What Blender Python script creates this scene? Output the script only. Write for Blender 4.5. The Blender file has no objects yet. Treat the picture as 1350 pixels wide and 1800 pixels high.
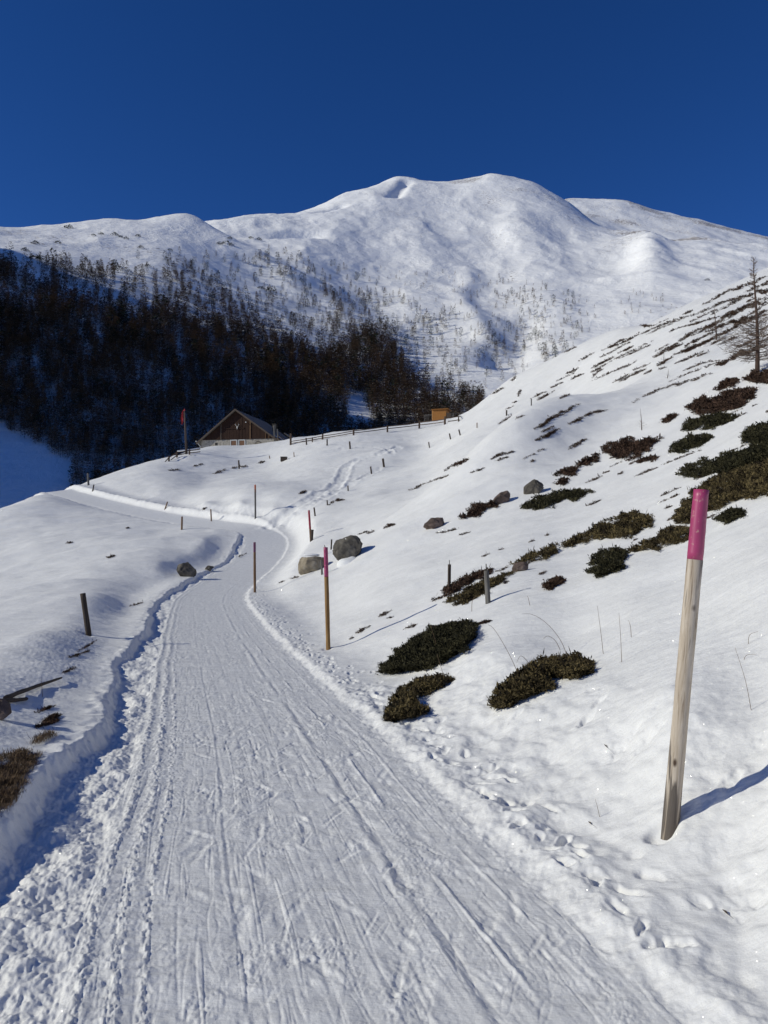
import bpy, math, random
import numpy as np
from mathutils import Vector, Matrix

# ---------------------------------------------------------------- camera, sky, sun, exposure
scene = bpy.context.scene
F = 1352.0                      # focal length in pixels of the 1350 x 1800 frame
PITCH = math.atan(40 / F)
CAMZ = 1.6
cam_data = bpy.data.cameras.new('camera')
cam_data.sensor_fit = 'VERTICAL'
cam_data.sensor_height = 36.0
cam_data.lens = 36.0 * F / 1800.0
cam_data.clip_start = 0.05
cam_data.clip_end = 20000
cam = bpy.data.objects.new('camera', cam_data)
scene.collection.objects.link(cam)
cam.location = (0, 0, CAMZ)
cam.rotation_euler = (math.pi / 2 + PITCH, 0, 0)
scene.camera = cam

SUN_EL = math.radians(27.5)
SUN_BACK = math.radians(12.0)    # sun stands at the left, a touch behind the camera
sd = Vector((-math.cos(SUN_EL) * math.cos(SUN_BACK), -math.cos(SUN_EL) * math.sin(SUN_BACK), math.sin(SUN_EL)))
sun_data = bpy.data.lights.new('sun', 'SUN')
sun_data.energy = 3.75
sun_data.angle = math.radians(0.5)
sun_data.color = (1.0, 0.965, 0.82)
sun = bpy.data.objects.new('sun', sun_data)
scene.collection.objects.link(sun)
sun.rotation_euler = sd.to_track_quat('Z', 'Y').to_euler()

world = bpy.data.worlds.new("World")
scene.world = world
world.use_nodes = True
wn = world.node_tree
sky = wn.nodes.new('ShaderNodeTexSky')
sky.sky_type = 'NISHITA'
sky.sun_disc = False
sky.sun_elevation = SUN_EL
sky.sun_rotation = math.atan2(sd.x, sd.y)
sky.altitude = 2400
sky.air_density = 0.75
sky.dust_density = 0.0
sky.ozone_density = 3.0
hsv = wn.nodes.new('ShaderNodeHueSaturation')
hsv.inputs['Saturation'].default_value = 1.25
wn.links.new(sky.outputs[0], hsv.inputs['Color'])
tint = wn.nodes.new('ShaderNodeVectorMath'); tint.operation = 'MULTIPLY'
tint.inputs[1].default_value = (.90, .84, 1.14)
wn.links.new(hsv.outputs[0], tint.inputs[0]); wn.links.new(tint.outputs[0], wn.nodes['Background'].inputs['Color'])
wn.nodes['Background'].inputs['Strength'].default_value = 0.10

scene.view_settings.view_transform = 'Standard'
scene.view_settings.look = 'None'
scene.view_settings.gamma = 1.0
scene.view_settings.exposure = -0.22
scene.cycles.max_bounces = 6
scene.cycles.diffuse_bounces = 5
scene.cycles.glossy_bounces = 2
scene.cycles.transmission_bounces = 2
scene.cycles.caustics_reflective = False
scene.cycles.caustics_refractive = False

rng = np.random.default_rng(7)
random.seed(7)

# ---------------------------------------------------------------- numpy noise
def _hash(ix, iy, seed):
    h = (ix.astype(np.int64) * 374761393 + iy.astype(np.int64) * 668265263 + seed * 1442695041) & 0xffffffff
    h = ((h ^ (h >> 13)) * 1274126177) & 0xffffffff
    return (h ^ (h >> 16)) & 0xffffffff

def perlin(x, y, seed=0):
    xi = np.floor(x); yi = np.floor(y)
    xf = x - xi; yf = y - yi
    xi = xi.astype(np.int64); yi = yi.astype(np.int64)
    def g(a, b, dx, dy):
        ang = _hash(a, b, seed) * (2 * math.pi / 4294967296.0)
        return np.cos(ang) * dx + np.sin(ang) * dy
    u = xf * xf * xf * (xf * (xf * 6 - 15) + 10); v = yf * yf * yf * (yf * (yf * 6 - 15) + 10)
    a = g(xi, yi, xf, yf); b = g(xi + 1, yi, xf - 1, yf)
    c = g(xi, yi + 1, xf, yf - 1); d = g(xi + 1, yi + 1, xf - 1, yf - 1)
    return ((a + (b - a) * u) + ((c + (d - c) * u) - (a + (b - a) * u)) * v) * 1.5

def fbm(x, y, seed=0, octaves=4, gain=0.5):
    r = 0; a = 1.0
    for o in range(octaves):
        r = r + a * perlin(x * 2 ** o, y * 2 ** o, seed + o * 17); a *= gain
    return r

def ridged(x, y, seed=0, octaves=4, gain=0.5):
    r = 0; a = 1.0
    for o in range(octaves):
        r = r + a * (1 - 2 * np.abs(perlin(x * 2 ** o, y * 2 ** o, seed + o * 17))); a *= gain
    return r

def cells(x, y, seed=0):
    """worley distance to nearest feature point, and its hash"""
    xi = np.floor(x).astype(np.int64); yi = np.floor(y).astype(np.int64)
    best = np.full(x.shape, 9.0); hid = np.zeros(x.shape)
    for dx in (-1, 0, 1):
        for dy in (-1, 0, 1):
            h = _hash(xi + dx, yi + dy, seed)
            h2 = _hash(xi + dx, yi + dy, seed + 99)
            fx = xi + dx + h / 4294967296.0; fy = yi + dy + h2 / 4294967296.0
            d = (x - fx) ** 2 + (y - fy) ** 2
            m = d < best
            best = np.where(m, d, best); hid = np.where(m, (h ^ h2) / 4294967296.0, hid)
    return np.sqrt(best), hid

def sstep(a, b, x):
    t = np.clip((x - a) / (b - a), 0, 1)
    return t * t * (3 - 2 * t)

# ---------------------------------------------------------------- pixel <-> direction
CP, SP = math.cos(PITCH), math.sin(PITCH)
def pdir(px, py):
    xc = (px - 675) / F; yc = (900 - py) / F
    x = xc; y = CP - yc * SP; z = SP + yc * CP
    h = np.hypot(x, y)
    return np.arctan2(x, y), z / h          # azimuth (to the right), tangent of elevation

def world_at(px, py, d):
    th, te = pdir(px, py)
    return np.array([math.sin(th) * d, math.cos(th) * d, CAMZ + te * d])

# ---------------------------------------------------------------- thin plate spline over (azimuth, log distance)
class Surface:
    KT = 4.0
    def __init__(self, pts, reg=1e-4):
        pts = np.array(pts, float)
        th, te = pdir(pts[:, 0], pts[:, 1]); r = pts[:, 2]
        self.u = np.stack([th * self.KT, np.log(r)], 1)
        val = te + CAMZ / r
        n = len(pts)
        K = self.k(self.u, self.u) + reg * np.eye(n)
        P = np.concatenate([np.ones((n, 1)), self.u], 1)
        A = np.zeros((n + 3, n + 3)); A[:n, :n] = K; A[:n, n:] = P; A[n:, :n] = P.T
        b = np.zeros(n + 3); b[:n] = val
        self.w = np.linalg.solve(A, b)
    @staticmethod
    def k(a, b):
        d2 = ((a[:, None, :] - b[None, :, :]) ** 2).sum(2)
        return 0.5 * d2 * np.log(d2 + 1e-12)
    def z(self, th, r):
        sh = np.shape(th); th = np.ravel(th); r = np.ravel(r)
        thc = np.clip(th, -math.radians(48), math.radians(48))
        q = np.stack([thc * self.KT, np.log(r)], 1)
        out = np.empty(len(q)); n = len(self.u)
        for i in range(0, len(q), 60000):
            s = q[i:i + 60000]
            out[i:i + 60000] = self.k(s, self.u) @ self.w[:n] + self.w[n] + s @ self.w[n + 1:]
        fade = 1 - sstep(math.radians(70), math.radians(150), np.abs(th))
        return (out * fade * r).reshape(sh)

# ---------------------------------------------------------------- road centre line (pixel x, pixel y, distance)
CL = [(640, 1800, 2.65), (522, 1500, 4.18), (455, 1300, 6.8), (411, 1200, 9.9), (373, 1100, 17.0), (369, 1050, 24.3),
      (404, 1020, 29.5), (433, 1000, 33.3), (458, 975, 37), (467, 952, 40.5), (458, 938, 43.5), (428, 927.5, 46.5), (385, 923, 49.5),
      (345, 917, 52.5), (300, 910, 56), (250, 900.5, 60), (200, 889, 65), (150, 876, 71), (117, 867, 78), (102, 863, 83)]
clp = np.array([world_at(*p) for p in CL])
first = clp[0] + (clp[0] - clp[1]) / np.linalg.norm(clp[0] - clp[1]) * 3.0
first2 = clp[0] + (clp[0] - clp[1]) / np.linalg.norm(clp[0] - clp[1]) * 12.0
last = clp[-1] + np.array([-3.5, 5.0, -0.6])
last2 = last + np.array([-4, 6, -2.0])
clp = np.vstack([first2, first, clp, last, last2])
def catmull(P, n):
    out = []
    P2 = np.vstack([2 * P[0] - P[1], P, 2 * P[-1] - P[-2]])
    for i in range(1, len(P2) - 2):
        p0, p1, p2, p3 = P2[i - 1:i + 3]
        d1 = max(np.linalg.norm(p1 - p0), 1e-6) ** .5; d2 = max(np.linalg.norm(p2 - p1), 1e-6) ** .5; d3 = max(np.linalg.norm(p3 - p2), 1e-6) ** .5
        t0 = 0; t1 = d1; t2 = t1 + d2; t3 = t2 + d3
        for t in np.linspace(t1, t2, n, endpoint=False):
            A1 = (t1 - t) / (t1 - t0) * p0 + (t - t0) / (t1 - t0) * p1
            A2 = (t2 - t) / (t2 - t1) * p1 + (t - t1) / (t2 - t1) * p2
            A3 = (t3 - t) / (t3 - t2) * p2 + (t - t2) / (t3 - t2) * p3
            B1 = (t2 - t) / (t2 - t0) * A1 + (t - t0) / (t2 - t0) * A2
            B2 = (t3 - t) / (t3 - t1) * A2 + (t - t1) / (t3 - t1) * A3
            out.append((t2 - t) / (t2 - t1) * B1 + (t - t1) / (t2 - t1) * B2)
    out.append(P[-1])
    return np.array(out)
cl = catmull(clp, 14)
seg = np.diff(cl[:, :2], axis=0); seglen = np.hypot(seg[:, 0], seg[:, 1])
cls = np.concatenate([[0], np.cumsum(seglen)])
S0 = cls[28]                                   # arc length where the frame's bottom edge is
def road_st(x, y):
    """arc length s, signed offset t (right positive), road height, for points near the road"""
    sh = x.shape; x = x.ravel(); y = y.ravel()
    S = np.zeros(len(x)); T = np.full(len(x), 99.0); Z = np.zeros(len(x))
    A = cl[:-1, :2]; L2 = seglen ** 2
    for i in range(0, len(x), 20000):
        X = x[i:i + 20000, None] - A[None, :, 0]; Y = y[i:i + 20000, None] - A[None, :, 1]
        u = np.clip((X * seg[None, :, 0] + Y * seg[None, :, 1]) / L2[None], 0, 1)
        dx = X - u * seg[None, :, 0]; dy = Y - u * seg[None, :, 1]
        d2 = dx * dx + dy * dy
        j = d2.argmin(1); k = np.arange(len(j))
        uj = u[k, j]
        side = np.sign(seg[j, 1] * dx[k, j] - seg[j, 0] * dy[k, j])
        S[i:i + 20000] = cls[j] + uj * seglen[j] - S0
        T[i:i + 20000] = side * np.sqrt(d2[k, j])
        Z[i:i + 20000] = cl[j, 2] * (1 - uj) + cl[j + 1, 2] * uj
    return S.reshape(sh), T.reshape(sh), Z.reshape(sh)

# ---------------------------------------------------------------- control points of the near hillside
NP = []
def col(px, *pairs):
    for py, d in pairs: NP.append((px, py, d))
def crest(px, py, d):
    NP.append((px, py, d)); NP.append((px, py + 22, d * 1.12)); NP.append((px, py + 95, d * 1.4)); NP.append((px, py + 230, d * 1.9))
col(-400, (1600, 3.4), (1320, 6.3), (1180, 12), (1110, 26), (1050, 45)); crest(-400, 970, 68)
col(-150, (1560, 3.2), (1400, 4.6), (1270, 6.8), (1150, 12.5), (1075, 27), (1000, 46)); crest(-150, 914, 68)
col(0, (1400, 4.35), (1260, 6.8), (1130, 13), (1050, 28), (972, 46)); crest(0, 893, 66); crest(60, 876, 74)
col(100, (1200, 8.6), (1108, 14.2), (1030, 29), (948, 47)); crest(100, 864, 86)
col(150, (1115, 13.2)); crest(150, 850, 90)
col(200, (1160, 9.8), (1060, 20), (990, 33), (933, 48), (907, 56)); crest(200, 836, 95)
col(280, (1064, 18.5), (990, 31.5), (945, 43), (870, 68)); crest(280, 814, 103)
col(330, (1014, 24), (960, 37)); crest(330, 795, 112)
col(360, (955, 37.5), (935, 43), (895, 56), (850, 78)); crest(360, 792, 122)
col(420, (895, 52), (850, 74), (810, 96), (790, 110)); crest(420, 791, 126)
col(480, (895, 49), (850, 70), (806, 94)); crest(480, 787, 124)
col(540, (930, 39.5), (890, 47), (850, 62), (805, 85)); crest(520, 774, 112)
col(600, (985, 27), (935, 36), (885, 46), (850, 58), (800, 82)); crest(600, 764, 110)
col(640, (810, 74)); 
col(675, (1150, 10.8), (1050, 16.2), (1000, 21), (950, 28.5), (900, 38), (850, 52), (806, 72), (780, 88)); crest(680, 754, 110)
col(575, (1145, 12.2), (1060, 20)); col(500, (1040, 24), (990, 31))
col(740, (850, 48), (800, 66), (788, 84)); crest(740, 745, 112)
col(800, (1400, 4.9), (1250, 6.6), (1150, 8.9), (1050, 13), (980, 18.5), (930, 24), (880, 33), (830, 44), (790, 56), (765, 70)); crest(800, 736, 112); crest(835, 722, 110)
col(857, (1060, 11.5))
crest(900, 667, 104)
col(900, (1240, 6.3), (1100, 9.3), (1000, 14), (920, 21), (860, 29), (800, 41), (745, 58), (705, 76))
col(1000, (1500, 3.9), (1300, 5.35), (1150, 7.8), (1050, 10.6), (960, 15.5), (900, 20.5), (860, 25), (815, 33), (750, 47), (690, 66)); crest(1000, 618, 92)
col(1100, (1700, 2.9), (1250, 5.5), (1050, 9.3), (930, 15), (850, 22), (790, 30), (720, 42), (650, 58)); crest(1100, 575, 86)
crest(1150, 566, 80)
col(1178, (1455, 3.75))
col(1200, (1600, 3.05), (1300, 4.6), (1100, 7.3), (950, 11.8), (870, 16), (790, 24), (720, 33), (650, 45)); crest(1200, 545, 84)
col(1350, (1800, 2.45), (1470, 3.55), (1370, 4.30), (1200, 5.5), (1050, 7.0), (930, 9.8), (840, 13.5), (750, 20), (655, 32), (560, 55)); crest(1350, 478, 86)
col(1550, (1700, 2.3), (1300, 3.7), (1000, 6.6), (800, 12), (600, 27), (480, 55)); crest(1550, 392, 88)
col(1900, (1600, 2.2), (1200, 3.6), (900, 7), (650, 14), (450, 32)); crest(1900, 270, 80)
for s_ in np.arange(2, len(cl) - 1, 5):
    p = cl[s_]; q = seg[min(s_, len(seg) - 1)]; q = q / np.hypot(*q); nrm = np.array([q[1], -q[0]])
    for t in (-1.2, 1.2):
        x, y = p[:2] + nrm * t
        r = math.hypot(x, y); th = math.atan2(x, y)
        if abs(th) > math.radians(47) or r < 1.2: continue
        te = (p[2] - CAMZ) / r
        a = te; k = (a * CP - SP * math.cos(th)) / (CP * math.cos(th) + a * SP)      # back to pixels
        den = (CP - k * SP); NP.append((675 + F * math.tan(th) * den, 900 - F * k, r))
near = Surface(NP, 3e-4)

# polar grid round the camera: fine inside the view, coarse outside
TH = np.radians(np.concatenate([np.arange(-180, -60, 4.0), np.arange(-60, -31, 0.6), np.arange(-31, 31, 0.058),
                                np.arange(31, 60, 0.6), np.arange(60, 180.1, 4.0)]))
LR = np.concatenate([np.linspace(math.log(0.3), math.log(2.0), 40, endpoint=False),
                     np.arange(math.log(2.0), math.log(9.0), 0.0027), np.arange(math.log(9.0), math.log(60), 0.0045),
                     np.arange(math.log(60), math.log(128), 0.004), np.arange(math.log(128), math.log(210), 0.01)])
T2, R2 = np.meshgrid(TH, np.exp(LR), indexing='ij')
X2 = np.sin(T2) * R2; Y2 = np.cos(T2) * R2
Zb = near.z(T2, np.maximum(R2, 1.5)) * (R2 / np.maximum(R2, 1.5))
S2 = np.zeros_like(X2); RT = np.full_like(X2, 99.0); RZ = np.zeros_like(X2)
nearroad = (R2 < 100) & (X2 < 8) & (X2 > -46)
s_, t_, z_ = road_st(X2[nearroad], Y2[nearroad]); S2[nearroad] = s_; RT[nearroad] = t_; RZ[nearroad] = z_

SBEND = cls[14 * 12] - S0     # arc length at the far bend
def build_height():
    Z = Zb.copy()
    x, y, r = X2, Y2, R2
    at = np.abs(RT)
    # rolling, wind-packed field snow
    Z += (0.075 * fbm(x / 4.0, y / 4.0, 3, 3) * sstep(2, 9, r) + 0.014 * fbm(x / 0.9 + 5, y / 0.9, 5, 3)) * sstep(1.0, 2.4, at)
    Z += 0.35 * fbm(x / 22.0, y / 22.0, 8, 3) * sstep(20, 60, r) * sstep(2, 9, at)
    # low drift ridges that lie along the slope
    far = sstep(14, 30, r) * sstep(2, 5, at)
    Z += far * 0.13 * ridged((x * 0.45 - y) / 6.0, (x + 0.45 * y) / 20.0, 21, 3)
    m = r < 26
    w = np.zeros_like(Z)
    w[m] = 0.0045 * fbm((x[m] + 0.3 * y[m]) / 0.11, (y[m] - 0.3 * x[m]) / 0.035, 31, 2) * (1 - sstep(5, 12, r[m]))
    w[m] += 0.007 * fbm((x[m]) / 0.45, (y[m]) / 0.16, 35, 3) * (1 - sstep(9, 26, r[m]))
    Z += w * sstep(1.1, 1.6, at)
    # road bed
    wd = 1.02 + 0.03 * np.sin(S2 * 0.9)
    tl = RT < 0
    lstrip = 0.42 + 0.10 * np.sin(S2 * 0.7 + 1) + 0.05 * np.sin(S2 * 2.3)      # churned strip left of the road
    lstrip = lstrip * (1 - .35 * sstep(2, 14, S2))
    jag = 0.035 * perlin(S2 * 4, S2 * 0 + 3, 41) + 0.015 * perlin(S2 * 11, RT * 3, 42) + 0.016 * perlin(S2 * 18, RT * 22, 44)
    hl = (0.115 + 0.03 * np.sin(S2 * 0.55) + 0.03 * perlin(S2 * 2.0, S2 * 0, 43)) * sstep(-4, -1, S2)
    past = sstep(SBEND - 1, SBEND + 6, S2)
    hl = hl * (1 - past) + past * 0.05
    face = wd + lstrip + jag
    base_m = sstep(face + 1.6, face + 0.15, at)                 # blending of road height into field, left
    bR = sstep(2.6, 1.15, at)
    blend = np.where(tl, base_m, bR)
    Z = Z * (1 - blend) + (RZ + past * .17 * np.clip(RT, -1.5, 1.5)) * blend
    berm = hl * sstep(face - 0.03, face + 0.11, at) * (1 - 0.75 * sstep(face + 0.2, face + 1.7, at))
    berm += 0.03 * np.exp(-((at - face - 0.16) / 0.08) ** 2) * perlin(S2 * 9, RT * 5, 47)
    Z += np.where(tl, berm, 0)
    # overburden on the right edge: low near, a real bank past the bend
    hr = 0.05 * (1 - past) + past * (0.42 + 0.05 * perlin(S2 * 0.35, S2 * 0, 51))
    fr = 1.05 + 0.05 * perlin(S2 * 1.3, S2 * 0, 52)
    Z += np.where(~tl, hr * sstep(fr, fr + 0.15 + 0.35 * past, at) * (1 - sstep(fr + 0.3 + 0.4 * past, fr + 1.2 + 1.6 * past, at)), 0)
    # lumps on both banks past the bend and in the trodden edge
    mm = (at < 4.5) & (r < 100)
    l = np.zeros_like(Z)
    amp = 0.013 + 0.045 * past[mm]
    wl = sstep(1.05, 1.35, at[mm]) * (1 - sstep(1.7, 3.4, at[mm]))
    l[mm] = amp * fbm(x[mm] / 0.55, y[mm] / 0.45, 61, 3) * wl
    Z += l
    # ---- surface detail of the packed track
    q = (at < 1.75) & (r < 48)
    s = S2[q]; t = RT[q]; rr = r[q]; aa = at[q]; d = np.zeros(len(s))
    lod = 1 - sstep(12, 40, rr); lod2 = 1 - sstep(6, 16, rr)
    tt = t + 0.03 * perlin(s * 0.5, s * 0, 70)
    inside = 1 - sstep(0.98, 1.06, aa)
    d += inside * 0.006 * fbm(s * 0.8, t * 7, 71, 3)
    d += inside * lod * 0.008 * fbm(s * 1.6, t * 15, 72, 3)
    d += inside * lod2 * 0.006 * fbm(s * 14, t * 17, 73, 3)
    # crusty patches and loose crumbs
    patch = sstep(0.0, 0.5, fbm(s * 0.9, t * 2.2, 74, 3))
    d += inside * lod2 * patch * 0.019 * np.abs(fbm(s * 20, t * 22, 75, 2))
    # scuffs: short dashes lying along the track or a little across
    for k, (a, b, c, thr) in enumerate([(0.10, 2.0, 17, .44), (-0.13, 2.6, 19, .46), (0.0, 1.1, 24, .42), (0.6, 4.5, 15, .56), (-.5, 5, 17, .56)]):
        u = s * math.cos(a) + t * math.sin(a); v = -s * math.sin(a) + t * math.cos(a)
        n = perlin(u * b, v * c, 80 + k)
        d += inside * lod * (.8 + .5 * (k == 2)) * (0.011 * sstep(thr - .04, thr + .16, n) - 0.006 * sstep(thr - .25, thr - .04, n))
    # broken lengthwise ridges and runner lines
    def line(t0, wid, h, sd_, brk=0.0, wob=0.02):
        c0 = t0 + wob * perlin(s * 0.35, s * 0 + 7, sd_) + 0.008 * perlin(s * 4, s * 0, sd_ + 1)
        g = np.exp(-((t - c0) / wid) ** 2)
        return h * g * sstep(brk - .15, brk + .15, perlin(s * 0.9, s * 0 + 2, sd_ + 2) + .4)
    d += lod * (line(0.40, .03, .020, 101, .2) - line(0.455, .025, .014, 101, .2))
    d += lod * (line(0.63, .012, .026, 105, .45, .03) - line(0.66, .03, .010, 105, .3, .03))
    d += lod * (line(0.86, .012, .014, 109, .3) + line(0.92, .02, .012, 110, .1))
    d += lod * (line(-0.38, .010, .011, 113, .1, .01) - line(-0.36, .012, .008, 113, .1, .01))
    d += lod * (line(-0.07, .014, -.016, 117, .5) + line(0.12, .01, .010, 119, .4, .05) + line(-.2, .016, -.011, 123, .45, .06))
    for j in range(10):
        d += lod * line(-0.6 + 1.1 * ((j * .618) % 1), .008 + .006 * (j % 3), (.009 if j % 2 else -.009), 200 + j * 5, .45, .09)
    # icy trough to the right
    d -= lod * 0.014 * np.exp(-((t - 0.74) / 0.10) ** 2)
    # tread marks of a tracked sledge: fine cross ribs
    d += lod2 * 0.0035 * np.sin(s * 2 * math.pi / 0.055 + 3 * perlin(s, t * 3, 131)) * (sstep(.47, .52, tt) * (1 - sstep(.84, .9, tt)) + .8 * sstep(-.93, -.9, tt) * (1 - sstep(-.66, -.6, tt)))
    # two granular rims along the left side
    for t0 in (-0.80, -0.92):
        g = np.exp(-((tt - t0) / 0.04) ** 2)
        d += .5 * g * (0.020 + 0.016 * lod * fbm(s * 16, t * 18, 141, 3))
    # clods in the churned strip
    strip = sstep(0.98, 1.05, aa) * (1 - sstep(face[q] - .05, face[q] + .05, aa)) * (t < 0)
    c1, h1 = cells(s * 8.5 + .3 * perlin(s * 20, t * 20, 1), t * 9.5, 151); c2, h2 = cells(s * 19, t * 20, 152); c3, h3 = cells(s * 4.2, t * 5.5, 153)
    clod = 0.05 * np.clip(0.62 - c1, 0, 1) * (h1 > .35) + 0.03 * np.clip(.6 - c2, 0, 1) * (h2 > .3) - 0.05 * np.clip(.42 - c3, 0, 1) * (h3 > .45) * 1.6
    lodc = 1 - 0.6 * sstep(10, 30, rr)
    d += .72 * strip * lodc * (clod * (.05 + .15 * sstep(-.2, .5, perlin(s * 1.3, t * 2, 158))) + .02 * fbm(s * 8, t * 9, 159, 4, .6) + .017 * ridged(s * 3.2, t * 4.5, 157, 4, .6) - .02 + 0.02 * fbm(s * 5, t * 5, 154, 3) + .012 * lod2 * fbm(s * 25, t * 25, 156, 2))
    d += strip * 0.05 * np.clip(perlin(s * 1.7, t * 4, 155), -1, 1)
    # right edge crumbs
    er = sstep(0.9, 0.98, t) * (1 - sstep(1.2, 1.5, t))
    d += er * (0.012 * fbm(s * 9, t * 9, 161, 3) * lod + 0.012 * np.clip(.5 - cells(s * 5, t * 9, 162)[0], 0, 1))
    mainp = inside * (1 - strip)
    d = d * (1 - mainp * .78) * (1 - strip * .30)
    for t0, ww, hh in ((-.72, .020, .003), (-.83, .035, .008), (-.95, .03, .010)):
        g = np.exp(-((tt - t0) / ww) ** 2); d += g * (hh * (1 + 1.2 * perlin(s * 1.1, t0 + s * 0, 144)) * (.4 + .6 * lod) + .011 * lod * fbm(s * 15, t * 20, 143, 4, .6))
    d += lod * .26 * (line(0.40, .03, .010, 101, .2) - line(0.455, .025, .008, 101, .2) + line(0.63, .010, .014, 105, .45, .03) + line(0.86, .012, .009, 109, .3))
    d += lod2 * 0.0028 * np.sin(s * 2 * math.pi / 0.06 + 3 * perlin(s, t * 3, 131)) * sstep(-.70, -.66, -np.abs(tt + .76) - .56) * inside
    crumb = sstep(.15, .6, fbm(s * 1.3, t * 2.6, 77, 3)); d += inside * lod * crumb * (.006 * np.abs(fbm(s * 26, t * 28, 78, 2)) + .004 * fbm(s * 9, t * 10, 79, 2))
    dd = np.zeros_like(Z); dd[q] = d; Z += dd
    # ---- shallow boot and ski marks scattered over the packed track
    ri = np.nonzero(((np.abs(RT) < 1.0) & (r < 16)).ravel())[0]
    gs = S2.ravel()[ri]; gt = RT.ravel()[ri]; og = np.argsort(gs); gs = gs[og]; gt = gt[og]; ri = ri[og]; zg = np.zeros(len(ri))
    gn = perlin(gs * 24, gt * 24, 195); rk = random.Random(9)
    for k in range(420):
        s0 = rk.uniform(-1, 13) if k % 2 else rk.uniform(-1, 5); t0 = rk.uniform(-.6, .95); L_ = rk.uniform(.03, .14); W_k = rk.uniform(.008, .035); ang = rk.gauss(0, .5); dep = rk.uniform(.002, .006)
        a, b = np.searchsorted(gs, [s0 - 2.5 * L_, s0 + 2.5 * L_]); ds = gs[a:b] - s0; dt = gt[a:b] - t0
        u = (ds * math.cos(ang) + dt * math.sin(ang)) / L_; v = (-ds * math.sin(ang) + dt * math.cos(ang)) / W_k
        e = np.maximum(0, u * u + v * v + .7 * gn[a:b])
        zg[a:b] += -dep * np.exp(-e * e) + dep * .6 * np.exp(-((u / 1.2) ** 2 + ((v - 1.9) / .7) ** 2))
    tmp = Z.ravel(); np.add.at(tmp, ri, zg); Z = tmp.reshape(Z.shape)
    # ---- footprints and stirred snow to the right of the track
    r_ = random.Random(5)
    idx = np.nonzero(((RT > 0.9) & (RT < 4.6) & (r < 30)).ravel())[0]
    fs = S2.ravel()[idx]; ft = RT.ravel()[idx]; zf = np.zeros(len(idx))
    o = np.argsort(fs); fs = fs[o]; ft = ft[o]; zf = zf[o]; fidx = idx[o]; nw = perlin(fs * 13, ft * 13, 190); nw2 = perlin(fs * 30, ft * 30, 191)
    def stamp(s0, t0, L, W, ang, dep):
        a, b = np.searchsorted(fs, [s0 - 3 * L, s0 + 3 * L])
        ds = fs[a:b] - s0; dt = ft[a:b] - t0
        u = (ds * math.cos(ang) + dt * math.sin(ang)) / L; v = (-ds * math.sin(ang) + dt * math.cos(ang)) / W
        e = np.maximum(0, u * u + v * v + .9 * nw[a:b] + .5 * nw2[a:b])
        zf[a:b] += -dep * np.exp(-e ** 2 * 1.2) + dep * 0.15 * np.exp(-((np.sqrt(e) - 1.5) / .35) ** 2)
    s0 = 0.0
    while s0 < 24:
        s0 += r_.uniform(.05, .13)
        stamp(s0, 1.22 + abs(r_.gauss(0, .22)), r_.uniform(.035, .085), r_.uniform(.02, .04), r_.gauss(0, .6), r_.uniform(.012, .035))
    for k in range(26):                                          # trampled area at the foot of the marker pole
        stamp(r_.uniform(.2, 3.2), r_.uniform(1.3, 2.6), r_.uniform(.08, .2), r_.uniform(.05, .11), r_.gauss(0.3, .8), r_.uniform(.003, .012))
    for (a, b, L, W, dep) in [(2.6, 2.25, .08, .035, .03), (2.72, 2.42, .07, .03, .025), (.6, 2.5, .09, .04, .035), (.9, 2.2, .08, .035, .02), (3.3, 2.0, .06, .03, .02), (1.9, 2.2, .07, .03, .02)]:
        stamp(a, b, L, W, 1.2, dep)
    tmp = Z.ravel(); np.add.at(tmp, fidx, zf); Z = tmp.reshape(Z.shape)
    lump = (RT > 1.1) & (RT < 4.2) & (r < 9)
    a = np.zeros_like(Z); a[lump] = 0.03 * fbm(S2[lump] / .35, RT[lump] / .28, 171, 3) * sstep(1.1, 1.4, RT[lump]) * (1 - sstep(2.0, 3.0, RT[lump]))
    Z += a
    return Z, past
Z2, past2 = build_height()

class Polar:
    def __init__(self, th, lr, Z):
        self.th, self.lr, self.Z = th, lr, Z; self.r = np.exp(lr)
    def height(self, x, y):
        r = math.hypot(x, y); t = math.atan2(x, y); l = math.log(max(r, 1e-3))
        i = int(np.clip(np.searchsorted(self.th, t) - 1, 0, len(self.th) - 2)); j = int(np.clip(np.searchsorted(self.lr, l) - 1, 0, len(self.lr) - 2))
        a = min(max((t - self.th[i]) / (self.th[i + 1] - self.th[i]), 0), 1); b = min(max((l - self.lr[j]) / (self.lr[j + 1] - self.lr[j]), 0), 1)
        Z = self.Z
        return float((Z[i, j] * (1 - b) + Z[i, j + 1] * b) * (1 - a) + (Z[i + 1, j] * (1 - b) + Z[i + 1, j + 1] * b) * a)
    def hit(self, px, py, rmin=1.8):
        t, te = pdir(px, py)
        i = int(np.clip(np.searchsorted(self.th, t) - 1, 0, len(self.th) - 2))
        a = (t - self.th[i]) / (self.th[i + 1] - self.th[i])
        e = ((self.Z[i] * (1 - a) + self.Z[i + 1] * a) - CAMZ) / self.r - te
        ok = np.nonzero((e >= 0) & (self.r > rmin))[0]
        if len(ok) == 0: return None
        j = ok[0]
        if j > 0 and e[j] != e[j - 1]:
            f = min(max(-e[j - 1] / (e[j] - e[j - 1]), 0), 1); l = self.lr[j - 1] + f * (self.lr[j] - self.lr[j - 1])
        else: l = self.lr[j]
        r = math.exp(l)
        return Vector((math.sin(t) * r, math.cos(t) * r, CAMZ + te * r))
G = Polar(TH, LR, Z2)
def ground(x, y): return G.height(x, y)

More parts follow.
